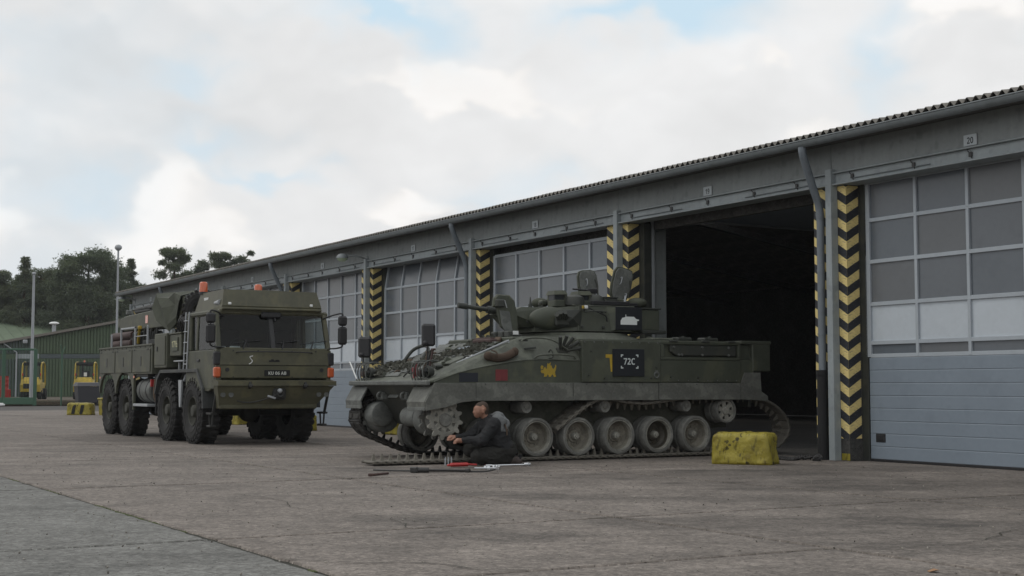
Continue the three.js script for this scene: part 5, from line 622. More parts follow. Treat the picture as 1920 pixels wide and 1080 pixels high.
  // crane
  const crane = sub('crane', T, -14.2, 2.05, ZC + .4), zc = ZN - .55; P('boom', MT.truck, crane, (b) => { b.prism([[-18.1, 2.55], [-17.6, 2.48], [-14.4, 2.46], [-14.0, 2.5], [-13.9, 2.9], [-17.6, 2.84], [-18.1, 2.78]], 'z', zc - .22, zc + .22, .02); b.span(-18.6, -18.05, 2.64, 2.76, zc - .1, zc + .1, .015).box(-18.65, 2.72, zc, .14, .22, .2); }); P('boom_mark', MT.orange, crane, (b) => b.span(-15.75, -15.55, 2.6, 2.78, zc + .221, zc + .226, .001)); P('column', MT.truckDark, crane, (b) => b.cyl([-13.75, 1.3, zc - .25], [-13.75, 2.7, zc - .25], .28, .24, 24).cyl([-13.3, 1.3, zc - .3], [-13.6, 2.6, zc - .2], .07)); P('rear_stand', MT.truck, crane, (b) => b.span(-18.35, -18.15, 2.08, 2.62, zc - .15, zc + .15, .015)); P('boom_top_rail', MT.truckDark, crane, (b) => b.span(-17.2, -14.6, 2.9, 2.95, zc - .1, zc + .1, .01).span(-15.9, -14.3, 2.95, 3.0, zc + .05, zc + .15, .01));
  // folded crane knuckle with an angular canvas flap and hoses
  P('knuckle', MT.truck, crane, (b) => { b.prism([[-14.95, 2.5], [-14.6, 2.46], [-13.5, 2.46], [-12.95, 2.9], [-13.1, 3.1], [-14.7, 3.14], [-15.0, 2.98]], 'z', zc - .2, zc + .16, .02); b.prism([[-13.3, 2.9], [-12.5, 2.62], [-12.4, 2.4], [-12.7, 2.4], [-13.4, 2.62]], 'z', zc - .3, zc - .02, .02); });
  P('canvas_flap', MT.tarp, T, (b) => {
    // a sheet with sharp folds: rows from the ridge to the hem
    const rows = [[[-15.2, 3.10, -.2], [-14.9, 3.20, -.22], [-14.5, 3.13, -.2], [-14.0, 3.10, -.24], [-13.5, 3.16, -.2], [-13.1, 3.12, -.2]], [[-15.25, 3.05, .16], [-14.95, 3.16, .2], [-14.55, 3.05, .3], [-14.05, 3.02, .18], [-13.5, 3.1, .22], [-13.05, 3.02, .2]], [[-15.2, 2.9, .2], [-14.95, 2.86, .3], [-14.55, 2.82, .22], [-14.1, 2.82, .32], [-13.55, 2.86, .18], [-13.0, 2.9, .26]], [[-15.12, 2.82, .2], [-14.8, 2.68, .24], [-14.5, 2.58, .32], [-14.1, 2.54, .24], [-13.75, 2.46, .3], [-13.3, 2.62, .22]], [[-15.08, 2.78, .18], [-14.7, 2.6, .26], [-14.45, 2.52, .26], [-14.05, 2.44, .28], [-13.7, 2.34, .26], [-13.35, 2.5, .2]]];
    for (let i = 0; i < 4; i++) for (let k = 0; k < 5; k++) { const q = (a) => [a[0], a[1] + .1 * (a[1] - 2.3), zc + a[2]], A = q(rows[i][k]), B = q(rows[i][k + 1]), C = q(rows[i + 1][k + 1]), D = q(rows[i + 1][k]); b.quad(A, D, C, B); b.quad(A.map((v, n) => n === 2 ? v - .015 : v), B.map((v, n) => n === 2 ? v - .015 : v), C.map((v, n) => n === 2 ? v - .015 : v), D.map((v, n) => n === 2 ? v - .015 : v)); }
  }, 'olive canvas flap over the crane knuckle');
  for (let k = 0; k < 2; k++) P('crane_hose', MT.black, crane, (b) => b.tube([[-13.2, 2.95 + k * .02, zc + .1 - k * .06], [-12.9, 3.05 + k * .02, zc + .12 - k * .06], [-12.6, 2.85, zc + .15 - k * .05], [-12.45 + k * .05, 2.5, zc + .15 - k * .04], [-12.5 + k * .06, 2.3, zc + .1]], .02, 30, 8));
  P('hydraulic_ram', MT.truckDark, crane, (b) => b.cyl([-17.4, 2.98, zc], [-15.2, 3.02, zc], .06, .06, 14).cyl([-15.2, 3.02, zc], [-14.8, 3.05, zc], .03, .03, 10)); P('boom_lamp', MT.tankPale, crane, (b) => b.box(-17.7, 2.94, zc + .1, .14, .12, .12, { r: .02 })); P('winch_drum', MT.truckDark, crane, (b) => b.cyl([-15.9, 2.28, zc - .2], [-15.9, 2.28, zc + .15], .17, .17, 20).cyl([-15.9, 2.28, zc + .15], [-15.9, 2.28, zc + .18], .21, .21, 20)); P('tool_rack', MT.truckDark, T, (b) => { for (let k = 0; k < 6; k++) b.cyl([-15.4 + k * .16, 2.09, ZN - .25], [-15.36 + k * .16, 2.38 + .04 * (k % 3), ZN - .28], .025, .025, 8); b.span(-15.5, -14.4, 2.09, 2.2, ZN - .45, ZN - .2, .01); });
  P('lifting_hook', MT.steelDark, crane, (b) => { const g = new THREE.TorusGeometry(.09, .03, 8, 20, 4.4); g.translate(-13.6, 2.3, zc + .1); b.add(g); b.cyl([-13.6, 2.38, zc + .1], [-13.6, 2.55, zc + .1], .03); });
  // spare wheel standing behind the cab
  { const c = wh.clone(); c.name = 'spare_wheel'; c.position.set(-11.9 + 14, 2.72, 6.5 - ZC); c.scale.set(.66, .66, .66); c.rotation.set(0, Math.PI / 2 - .75, .3, 'YXZ'); T.add(c); P('spare_wheel_carrier', MT.truckDark, T, (b) => b.span(-12.2, -11.7, 1.2, 2.28, 5.6, 6.4, .02)); }
  // fuel tank with straps, lamp, step
  const ft = P('fuel_tank', MT.tankPale, T, (b) => b.lathe([[.001, 0], [.24, 0], [.275, .03], [.28, .08], [.28, 1.0], [.275, 1.05], [.24, 1.08], [.001, 1.08]], [-15.38, 1.06, ZN - .32], 'x', 32)); for (const x of [-15.12, -14.6]) P('tank_strap', MT.black, ft, (b) => b.lathe([[.282, 0], [.29, .005], [.29, .05], [.282, .055]], [x, 1.06, ZN - .32], 'x', 32)); P('filler_cap', MT.black, ft, (b) => b.cyl([-14.9, 1.3, ZN - .25], [-14.9, 1.37, ZN - .22], .06)); P('side_marker', MT.red, T, (b) => b.span(-14.22, -14.16, 1.14, 1.30, ZN - .16, ZN - .04, .01)); P('side_step', MT.galv, T, (b) => b.span(-15.5, -14.3, .70, .76, ZN - .3, ZN, .01)); P('equipment_box', MT.truckDark, T, (b) => b.span(-14.15, -13.85, .9, 1.42, ZN - .5, ZN - .12, .02).span(-15.4, -14.4, 1.36, 1.42, ZN - .5, ZN - .04, .01).span(-15.3, -14.7, 1.45, 1.5, ZN - .2, ZN - .06, .01)); P('hanging_hose', MT.netBrown, T, (b) => b.tube([[-14.0, 1.3, ZN - .1], [-13.9, .95, ZN - .05], [-13.85, .75, ZN - .1], [-13.95, .55, ZN - .14]], .03, 16, 8));
  // beacons
  for (const [x, y, z] of [[-11.35, 3.02, 6.62], [-11.5, 3.02, 5.4]]) { P('beacon_post', MT.black, T, (b) => b.cyl([x, 2.62, z], [x, y, z], .03).cyl([x, y, z], [x, y + .05, z], .09, .09, 18)); P('beacon', MT.orange, T, (b) => b.lathe([[.001, .21], [.06, .205], [.08, .18], [.085, .0]], [x, y + .05, z], 'y', 20)); }
})();
// ---------------------------------------------------------------- mechanic kneeling at the sprocket
// fields of tapered capsules joined smoothly and meshed on a grid
function blobMesh(bones, cell, k, wrinkle = 0) {
  const lo = V(1e9, 1e9, 1e9), hi = V(-1e9, -1e9, -1e9); for (const [p, q, r0, r1] of bones) for (const [c, r] of [[p, r0], [q, r1]]) { lo.min(V(c[0] - r, c[1] - r, c[2] - r)); hi.max(V(c[0] + r, c[1] + r, c[2] + r)); }
  const pad = .05, ext = Math.max(hi.x - lo.x, hi.y - lo.y, hi.z - lo.z) + 2 * pad, n = Math.ceil(ext / cell), c = lo.clone().add(hi).multiplyScalar(.5), mc = new MarchingCubes(n, new THREE.MeshStandardMaterial(), false, false, 400000);
  mc.isolation = 0; const h = n / 2;
  for (let z = 0; z < n; z++) for (let y = 0; y < n; y++) for (let x = 0; x < n; x++) {
    const px = c.x + (x - h) / h * ext / 2, py = c.y + (y - h) / h * ext / 2, pz = c.z + (z - h) / h * ext / 2; let s = 0;
    for (const [p, q, r0, r1] of bones) { const dx = q[0] - p[0], dy = q[1] - p[1], dz = q[2] - p[2], L = dx * dx + dy * dy + dz * dz || 1e-9, t = clamp01(((px - p[0]) * dx + (py - p[1]) * dy + (pz - p[2]) * dz) / L), d = Math.hypot(px - p[0] - t * dx, py - p[1] - t * dy, pz - p[2] - t * dz) - mix(r0, r1, t); s += Math.exp(-k * d); }
    mc.field[x + y * n + z * n * n] = (s > 1e-30 ? Math.log(s) / k : -1) + (wrinkle ? wrinkle * (Math.abs(fbm(px * 9, py * 16 + px * 6, pz * 9, 3) - .5) * 2 - .25) : 0);
  }
  mc.update(); const N = mc.count, pos = new Float32Array(N * 3), nor = new Float32Array(N * 3); for (let i = 0; i < N * 3; i += 3) { pos[i] = mc.positionArray[i] * ext / 2 + c.x; pos[i + 1] = mc.positionArray[i + 1] * ext / 2 + c.y; pos[i + 2] = mc.positionArray[i + 2] * ext / 2 + c.z; }
  let g = new THREE.BufferGeometry(); g.setAttribute('position', new THREE.BufferAttribute(pos, 3)); g = mergeVertices(g, 1e-4); g.computeVertexNormals(); return g;
}
// faces +z, then the group is turned; origin on the ground between the knees
const person = thing('person', -1.54, 0, 5.31, 'person in a black jacket and grey hood kneeling at the drive sprocket', 'person');
person.base = V(0, 0, 0); person.rotation.y = -.12;
(() => {
  const S = person, w = (g, mat, name, parent = S) => { const b = new MB(); b.add(g); return b.build(name, mat, parent); };
  // skin: head, neck, hands with fingers (lean forward, head bowed)
  const H = [.02, .795, .19];
  const head = [[[H[0], H[1] + .035, H[2] - .02], [H[0], H[1] + .02, H[2] + .01], .088, .085], [[H[0], H[1] - .05, H[2] + .035], [H[0], H[1] - .065, H[2] + .05], .062, .045], [[H[0], H[1] - .0, H[2] + .085], [H[0], H[1] - .025, H[2] + .105], .016, .017], [[H[0] - .035, H[1] - .02, H[2] + .06], [H[0] + .035, H[1] - .02, H[2] + .06], .034, .034], [[H[0] - .03, H[1] + .028, H[2] + .075], [H[0] + .03, H[1] + .028, H[2] + .075], .018, .018], [[H[0] - .022, H[1] - .058, H[2] + .08], [H[0] + .022, H[1] - .058, H[2] + .08], .012, .012], [[H[0] + .09, H[1] + .012, H[2] - .01], [H[0] + .095, H[1] - .028, H[2] - .005], .02, .014], [[H[0] - .09, H[1] + .012, H[2] - .01], [H[0] - .095, H[1] - .028, H[2] - .005], .02, .014], [[H[0], H[1] - .04, H[2] - .04], [H[0], H[1] - .14, H[2] - .09], .056, .06]];
  const hand = (x, y, z, s) => { const L = [[[x, y, z], [x - s * .01, y + .005, z + .07], .034, .036]]; for (let k = 0; k < 4; k++) { const fx = x + (k - 1.5) * .021, l = [.05, .058, .054, .042][k]; L.push([[fx, y + .005, z + .075], [fx, y - .004, z + .075 + l * .55], .0105, .0095], [[fx, y - .004, z + .075 + l * .55], [fx, y - .036, z + .08 + l * .75], .0095, .008]); } L.push([[x + s * .03, y, z + .025], [x + s * .052, y - .02, z + .06], .014, .011], [[x + s * .052, y - .02, z + .06], [x + s * .04, y - .035, z + .09], .011, .009]); return L; };
  const bg = new MB(); bg.add(blobMesh(head, .0055, 95)); bg.add(blobMesh(hand(.07, .36, .50, -1), .0035, 160)); bg.add(blobMesh(hand(-.12, .40, .53, 1), .0035, 160)); const body = bg.build('body', MT.skin, S);
  for (const s of [-1, 1]) P('eye', MT.black, body, (b) => b.ball([H[0] + s * .031, H[1] + .006, H[2] + .088], .010, .007, .008, 10, 8));
  w(blobMesh([[[H[0], H[1] + .05, H[2] - .03], [H[0], H[1] + .045, H[2] + .005], .085, .078], [[H[0], H[1] - .01, H[2] - .05], [H[0], H[1] - .04, H[2] - .055], .072, .06]], .006, 90), MT.hair, 'hair', body);
  // jacket: bulky torso leaning forward, sleeves bent down to the wrists
  w(blobMesh([[[0, .26, -.15], [0, .42, -.06], .17, .19], [[0, .42, -.06], [.01, .55, .04], .19, .165], [[-.15, .595, .05], [.17, .595, .05], .10, .10], [[.20, .58, .06], [.25, .37, .26], .092, .075], [[.25, .37, .26], [.085, .365, .475], .073, .05], [[-.17, .58, .06], [-.22, .40, .28], .092, .075], [[-.22, .40, .28], [-.125, .40, .505], .073, .05], [[.0, .62, .07], [.01, .665, .09], .09, .075], [[.09, .22, -.16], [-.09, .22, -.16], .15, .15], [[.15, .5, .03], [.16, .32, -.04], .08, .085], [[.05, .35, .10], [-.05, .35, .10], .12, .12], [[.12, .19, -.2], [-.1, .19, -.22], .11, .11]], .0085, 42, .026), MT.jacket, 'jacket');
  P('jacket_zip_flap', MT.jacket, S, (b) => b.tube([[.02, .66, .16], [.03, .52, .215], [.03, .38, .23], [.03, .26, .17]], .014, 16, 6));
  // hood lying open on the shoulders
  w(blobMesh([[[-.11, .655, .02], [-.02, .70, -.09], .055, .07], [[-.02, .70, -.09], [.13, .665, -.03], .07, .06], [[.13, .665, -.03], [.14, .635, .10], .055, .035], [[-.11, .655, .02], [-.09, .635, .11], .05, .035], [[.0, .68, -.13], [.07, .60, -.19], .07, .055], [[.07, .60, -.19], [.16, .50, -.13], .055, .03], [[.16, .63, -.06], [.19, .52, -.06], .05, .04], [[.14, .68, .0], [.15, .64, -.12], .05, .05]], .007, 60, .02), MT.greyCloth, 'hood');
  w(blobMesh([[[.175, .62, -.12], [.20, .5, -.15], .012, .01], [[.20, .5, -.15], [.205, .44, -.15], .01, .012]], .005, 200), MT.netBrown, 'hood_cord');
  // trousers: sitting back on the heels, one knee up a little
  w(blobMesh([[[.11, .20, -.17], [.15, .13, .28], .14, .10], [[-.10, .20, -.17], [-.12, .22, .30], .14, .10], [[.15, .13, .28], [.15, .085, .06], .095, .08], [[.15, .085, .06], [.14, .07, -.20], .08, .062], [[-.12, .22, .30], [-.13, .11, .08], .095, .08], [[-.13, .11, .08], [-.12, .075, -.18], .08, .062], [[.07, .22, -.2], [-.07, .22, -.2], .15, .15]], .0085, 48, .026), MT.trousers, 'trousers');
  for (const s of [1, -1]) { const bt = w(blobMesh([[[s * .135, .075, -.18], [s * .13, .08, -.28], .062, .056], [[s * .13, .08, -.28], [s * .13, .055, -.37], .052, .045], [[s * .13, .055, -.37], [s * .135, .04, -.35], .046, .038]], .008, 80), MT.boot, 'boot'); P('sole', MT.blackMatt, bt, (b) => b.box(s * .132, .09, -.375, .09, .13, .03, { r: .012, rx: -.5 })); }
})();
// ---------------------------------------------------------------- tools on the ground
(() => {
  const tool = (name, mat, x, z, fn, label, group) => { const b = new MB(); fn(b); return b.solo(name, mat, x, 0, z, label, 'tool', group); };
  tool('torque_wrench', MT.steelBright, -.97, 5.3, (b) => b.cyl([-.99, .022, 5.62], [-.95, .022, 5.12], .014, .014, 12).cyl([-.95, .022, 5.12], [-.945, .024, 5.02], .03, .03, 16).cyl([-.945, .0, 5.045], [-.945, .06, 5.045], .026, .026, 12).cyl([-.99, .022, 5.62], [-.993, .022, 5.72], .019, .019, 12), 'long bright steel wrench lying beside the kneeling person');
  tool('red_handled_tool', MT.red, -1.15, 6.05, (b) => b.box(-1.15, .04, 6.06, .08, .055, .30, { r: .022 }).cyl([-1.15, .04, 5.92], [-1.15, .03, 5.78], .014).box(-1.15, .035, 6.22, .05, .03, .06, { r: .01 }), 'red handled tool on the ground before the laid out track');
  const r = mulberry(14);
  for (let k = 0; k < 6; k++) { const x = -.72 + (k % 3) * .09 + r() * .03, z = 5.72 + (k / 3 | 0) * .16 + r() * .05, h = .035 + .02 * r(), rad = .018 + .01 * r(); const b = new MB(); b.lathe([[rad * .6, 0], [rad, 0], [rad, h], [rad * .9, h + .004], [rad * .6, h + .004], [rad * .55, h * .4]], [x, 0, z], 'y', 16); b.solo('socket', MT.steelBright, x, 0, z, 'small chrome socket standing beside the long bright wrench', 'socket', 'sockets by the wrench'); }
  tool('ratchet_wrench', MT.steelBright, -.5, 5.95, (b) => b.cyl([-.62, .018, 6.1], [-.46, .018, 5.84], .011, .011, 10).cyl([-.45, .0, 5.82], [-.45, .04, 5.82], .03, .03, 16), 'short chrome ratchet among the sockets');
  tool('pry_bar', MT.steelDark, -.3, 6.9, (b) => b.tube([[-.9, .02, 7.5], [-.5, .02, 7.2], [-.2, .02, 6.75], [.1, .02, 6.3], [.16, .045, 6.2]], .011, 40, 8), 'long dark pry bar lying in front of the laid out track');
  tool('track_jack', MT.steelDark, -.28, 7.02, (b) => b.cyl([-.34, .036, 7.12], [-.26, .036, 6.98], .034, .034, 14).cyl([-.26, .036, 6.98], [-.05, .03, 6.55], .012, .012, 10).box(-.36, .04, 7.15, .12, .08, .06, { r: .015, ry: .5 }).box(-.03, .03, 6.52, .07, .05, .06, { r: .012, ry: .5 }), 'dark screw jack with a fat body lying by the pry bar');
  tool('steel_rod', MT.redBrown, -.06, 7.8, (b) => b.cyl([.04, .018, 7.96], [-.17, .018, 7.62], .017, .015, 10).box(.045, .02, 7.97, .05, .036, .05, { r: .008 }), 'short rusty rod on bare concrete in front of the track end');
  for (let k = 0; k < 3; k++) { const z = 5.9 + k * .05, b = new MB(); b.cyl([-1.70, .0, z], [-1.70, .11, z], .012, .011, 12).cyl([-1.70, .11, z], [-1.70, .125, z], .007, .007, 8); b.solo('track_pin', MT.galv, -1.70, 0, z, 'pale steel track pin standing on end beside the laid out track', 'pin', 'track pins'); }
  // chain heap at the foot of the downpipe
  const ch = thing('chain', -.35, 0, .45, 'heap of rusty chain at the foot of the black downpipe guard', 'chain'), lg = boxUV((() => { const g = new THREE.TorusGeometry(.034, .011, 6, 12).toNonIndexed(); return g; })());
  for (let k = 0; k < 70; k++) { const t = k / 70, a = t * 16, x = mix(-.75, .02, t) + Math.sin(a) * .12, z = mix(.85, .32, t) + Math.cos(a * .8) * .13, m = shade(new THREE.Mesh(lg, MT.steelDark)); m.name = 'chain_link'; m.position.set(x + .35, .014 + .05 * sstep(.4, .9, t) * r(), z - .45); m.rotation.set(Math.PI / 2 + (k % 2) * .9, 0, a); m.scale.set(1, 1.4, 1); ch.add(m); }
})();
{ const b = new MB(); b.hull([[10.28, 0, 8.75], [10.34, .004, 8.79], [10.38, .018, 8.77], [10.36, .012, 8.72], [10.3, .016, 8.71], [10.33, .003, 8.74]]); b.solo('dead_leaf', MT.leaf, 10.33, 0, 8.75, 'single dry brown leaf on the concrete by a slab joint', 'leaf'); }
{ const b = new MB(); b.ball([-2.05, .1, -2.6], .16, .1, .14).ball([-1.92, .07, -2.5], .12, .07, .1).ball([-2.2, .06, -2.55], .1, .06, .1); b.solo('cloth_bundle', MT.blueRag, -2.05, 0, -2.6, 'pale blue cloth bundle on the floor just inside the open bay', 'cloth'); }
// ---------------------------------------------------------------- rough yellow blocks that guard the piers
function block(x, z, l, h, d, ry, label, group, seed, mat = MT.yellow) {
  const nx = 22, ny = 12, nz = 12, g0 = new THREE.BoxGeometry(l, h, d, nx, ny, nz), g = mergeVertices((() => { g0.deleteAttribute('uv'); g0.deleteAttribute('normal'); return g0; })(), 1e-4), p = g.attributes.position;
  for (let i = 0; i < p.count; i++) { let X = p.getX(i), Y = p.getY(i), Z = p.getZ(i); const r = .085, cx = Math.min(Math.max(X, -l / 2 + r), l / 2 - r), cy = Math.min(Math.max(Y, -h / 2 - .2), h / 2 - r), cz = Math.min(Math.max(Z, -d / 2 + r), d / 2 - r); let n = V(X - cx, Y - cy, Z - cz); const len = n.length() || 1; n.divideScalar(len); X = cx + n.x * Math.min(len, r); Y = cy + n.y * Math.min(len, r); Z = cz + n.z * Math.min(len, r); const lean = (Y + h / 2) * .10; X *= 1 - lean; Z *= 1 - lean; const e = (fbm(X * 7 + seed, Y * 4, Z * 7, 4) - .5) * .06 + (fbm(X * 24 + seed, Y * 14, Z * 24, 3) - .5) * .03; X += n.x * e + (Math.abs(n.y) < .5 ? e * .3 : 0); Y += Y > -h / 2 + .02 ? n.y * e : 0; Z += n.z * e; p.setXYZ(i, X, Math.max(Y, -h / 2), Z); }
  g.computeVertexNormals(); const f = boxUV(g.toNonIndexed()); const m = shade(new THREE.Mesh(f, mat)); m.name = numbered('yellow_block'); m.position.set(x, h / 2, z); m.rotation.y = ry; scene.add(m); tag(m, label, 'block', group); return m;
}
block(.10, 1.92, .92, .46, .52, .62, 'big chipped yellow painted block behind the tracked vehicle by the open bay', null, 1);
block(-24.6, 1.4, .7, .42, .5, .4, 'yellow block lying below the truck, far behind its front wheels', 'small yellow blocks by the piers', 3);
block(-18.0, 1.75, .5, .42, .4, .3, 'yellow block beside the truck front, half hidden by a wheel', 'small yellow blocks by the piers', 4);
block(-14.15, .95, .6, .45, .5, .2, 'yellow block behind the nose of the tracked vehicle', 'small yellow blocks by the piers', 5);
{ const m = block(-41.5, 2.15, 1.05, .48, .5, .9, 'low yellow block with black hazard bars at the far corner of the garage', null, 6); for (const s of [-.3, .05]) { const b = new MB(); b.hull([[s, -.2, .262], [s + .13, -.2, .262], [s + .06, .16, .245], [s + .2, .16, .245], [s, -.2, .225], [s + .13, -.2, .225], [s + .06, .16, .21], [s + .2, .16, .21]]); b.build('hazard_bar', MT.blackMatt, m); } }
{ const b = new MB(); b.prism([[-.38, 0], [.38, 0], [.42, .62], [-.42, .62]], 'x', -.3, .3, .03).box(0, .65, 0, .7, .08, .92, { r: .03 }); b.g.forEach((g) => g.translate(-40.6, 0, 1.2)); b.solo('grit_box', MT.yellow, -40.6, 0, 1.2, 'upright yellow grit box beside the hazard striped block', 'box'); }
// ---------------------------------------------------------------- background yard
// wheeled bin
{ const B = thing('wheeled_bin', -68.7, 0, -4.4, 'dark grey wheeled bin behind the yellow block near the fence', 'bin'); P('tub', MT.binGrey, B, (b) => b.hull([[-69.1, .2, -5.0], [-69.1, .2, -3.8], [-68.3, .2, -5.0], [-68.3, .2, -3.8], [-69.2, 1.15, -5.1], [-69.2, 1.15, -3.7], [-68.15, 1.15, -5.1], [-68.15, 1.15, -3.7]])); P('lid', MT.binGrey, B, (b) => b.hull([[-69.25, 1.16, -5.15], [-69.25, 1.16, -3.65], [-68.1, 1.16, -5.15], [-68.1, 1.16, -3.65], [-69.1, 1.38, -5.05], [-69.1, 1.38, -3.75], [-68.3, 1.36, -5.05], [-68.3, 1.36, -3.75]])); for (const z of [-4.9, -3.9]) P('wheel', MT.black, B, (b) => b.cyl([-68.5, .1, z - .05], [-68.5, .1, z + .05], .1).cyl([-69.0, .1, z - .05], [-69.0, .1, z + .05], .1)); P('sticker', MT.white, B, (b) => b.box(-68.25, .85, -3.9, .02, .2, .12, { rz: -.1 })); }
// forklift seen from behind; built at the origin, back towards +x
function forklift(x, z, ry, label) {
  const F = thing('forklift', x, .3, z, label, 'forklift', 'forklifts in the yard'); F.base = V(0, 0, 0); F.rotation.y = ry;
  P('counterweight', MT.forklift, F, (b) => { b.hull([[1.2, .5, -.62], [1.2, .5, .62], [.5, .45, -.68], [.5, .45, .68], [1.25, .95, -.62], [1.25, .95, .62], [1.1, 1.25, -.58], [1.1, 1.25, .58], [.5, 1.3, -.66], [.5, 1.3, .66]]); b.hull([[.5, 1.3, -.5], [.5, 1.3, .5], [1.05, 1.25, -.48], [1.05, 1.25, .48], [.5, 1.45, -.45], [.5, 1.45, .45], [.95, 1.42, -.42], [.95, 1.42, .42]]); });
  P('grille', MT.blackMatt, F, (b) => b.box(1.235, .86, 0, .06, .32, .86, { r: .04 })); P('chassis', MT.blackMatt, F, (b) => b.span(-1.1, .6, .35, .75, -.6, .6, .05).span(.4, 1.1, .25, .5, -.55, .55, .04)); P('side_panel', MT.forklift, F, (b) => b.span(-.9, .55, .7, 1.1, -.62, .62, .05));
  for (const s of [-1, 1]) { P('cab_frame', MT.forklift, F, (b) => b.tube([[.62, 1.2, s * .6], [.6, 1.7, s * .6], [.48, 2.3, s * .58], [.2, 2.38, s * .57], [-.6, 2.38, s * .57], [-.85, 2.2, s * .58], [-1.0, 1.2, s * .6], [-1.0, .9, s * .6]], .055, 50, 10)); P('wheel', MT.rubber, F, (b) => b.lathe([[.15, -.12], [.28, -.12], [.31, -.08], [.31, .08], [.28, .12], [.15, .12], [.12, .1], [.001, .1]], [.75, .31, s * .55], 'z', 28).lathe([[.15, -.15], [.33, -.15], [.36, -.1], [.36, .1], [.33, .15], [.15, .15], [.12, .12], [.001, .12]], [-.85, .36, s * .58], 'z', 28)); P('tail_lamp', MT.red, F, (b) => b.box(.66, 1.62, s * .56, .06, .16, .07, { r: .015 })); P('fork', MT.steelDark, F, (b) => b.span(-2.4, -1.3, .08, .13, s * .35 - .06, s * .35 + .06, .01)); P('mast_rail', MT.blackMatt, F, (b) => b.span(-1.3, -1.12, .1, 2.3, s * .36 - .05, s * .36 + .05, .01)); }
  P('overhead_guard', MT.blackMatt, F, (b) => { b.span(-.8, .55, 2.36, 2.42, -.56, .56, .02); b.span(.5, .58, 2.2, 2.36, -.55, .55, .02); }); P('rear_window', MT.clear, F, (b) => b.quad([.63, 1.3, -.54], [.63, 1.3, .54], [.52, 2.25, .54], [.52, 2.25, -.54])); P('seat', MT.blackMatt, F, (b) => b.span(-.3, .2, 1.1, 1.3, -.26, .26, .05).span(.12, .28, 1.25, 1.85, -.25, .25, .06)); P('beacon', MT.orange, F, (b) => b.lathe([[.001, .14], [.05, .13], [.06, 0]], [.4, 2.42, .05], 'y', 14)); P('mast_crosshead', MT.blackMatt, F, (b) => b.span(-1.26, -1.14, 2.2, 2.3, -.4, .4, .01).span(-1.3, -1.25, .1, .5, -.5, .5, .01));
  return F;
}
const fl1 = forklift(-79.6, -3.4, -.35, 'yellow forklift behind the green gate frame'); const fl2 = forklift(-77.9, -6.4, -.35, 'yellow forklift behind the wheeled bin, white paper in its window');
P('window_paper', MT.white, fl2, (b) => b.box(.63, 1.62, -.05, .01, .26, .2, { rz: -.12 }));
// red drums by the fence
for (let k = 0; k < 3; k++) { const x = -81.6 + k * .25, z = -.35 - k * .75, b = new MB(); b.lathe([[.001, 0], [.29, 0], [.3, .03], [.285, .05], [.285, .3], [.3, .32], [.285, .34], [.285, .6], [.3, .62], [.285, .64], [.285, .86], [.3, .88], [.28, .88], [.28, .85], [.001, .85]], [x, .95, z], 'y', 20); b.span(x - .4, x + .4, .3, .95, z - .36, z + .36, .03); b.solo('red_drum', MT.red, x, .3, z, 'red drum on a red stand behind the green gate frame', 'drum', 'red drums beside the forklift'); }
// green gate and fence
{ const at = (t) => [mix(-71.9, -70.25, t), mix(1.3, -1.68, t)]; const Gt = thing('yard_gate', -71, 0, -.2, 'green steel gate frame with thin uprights at the yard entrance', 'gate'); const [ax, az] = at(0), [bx, bz] = at(1);
  for (const t of [0, .45, 1]) P('post', MT.fence, Gt, (b) => { const [x, z] = at(t); b.span(x - .07, x + .07, 0, 3.35, z - .1, z + .1, .015); }); P('top_rail', MT.fence, Gt, (b) => b.bar([ax, 3.35, az], [bx, 3.33, bz], .12, .12)); P('bottom_rail', MT.fence, Gt, (b) => b.bar([ax, .28, az], [bx, .28, bz], .12, .42)); for (let k = 1; k < 20; k++) { if (k === 9) continue; P('upright', MT.fence, Gt, (b) => { const [x, z] = at(k / 20); b.cyl([x, .45, z], [x, 3.3, z], .007, .007, 6); }); } }
{ const A = [-70.15, -1.85], B = [-66.2, -9.4], F = thing('mesh_fence', -68.5, 0, -5, 'dark green post and wire fence with cranked tops beside the gate', 'fence'); const at = (t) => [mix(A[0], B[0], t), mix(A[1], B[1], t)];
  for (const t of [.16, .58, 1]) P('post', MT.fence, F, (b) => { const [x, z] = at(t); b.cyl([x, 0, z], [x, 3.2, z], .05, .05, 10).cyl([x, 3.2, z], [x + .12, 3.6, z + .12], .035, .035, 8).cyl([x, 3.1, z], [x - .1, 3.5, z - .2], .03, .03, 8); }); for (let k = 0; k < 12; k++) P('wire', MT.fence, F, (b) => { const y = .25 + k * .25; b.cyl([A[0], y, A[1]], [B[0], y, B[1]], .003, .003, 5); }); }
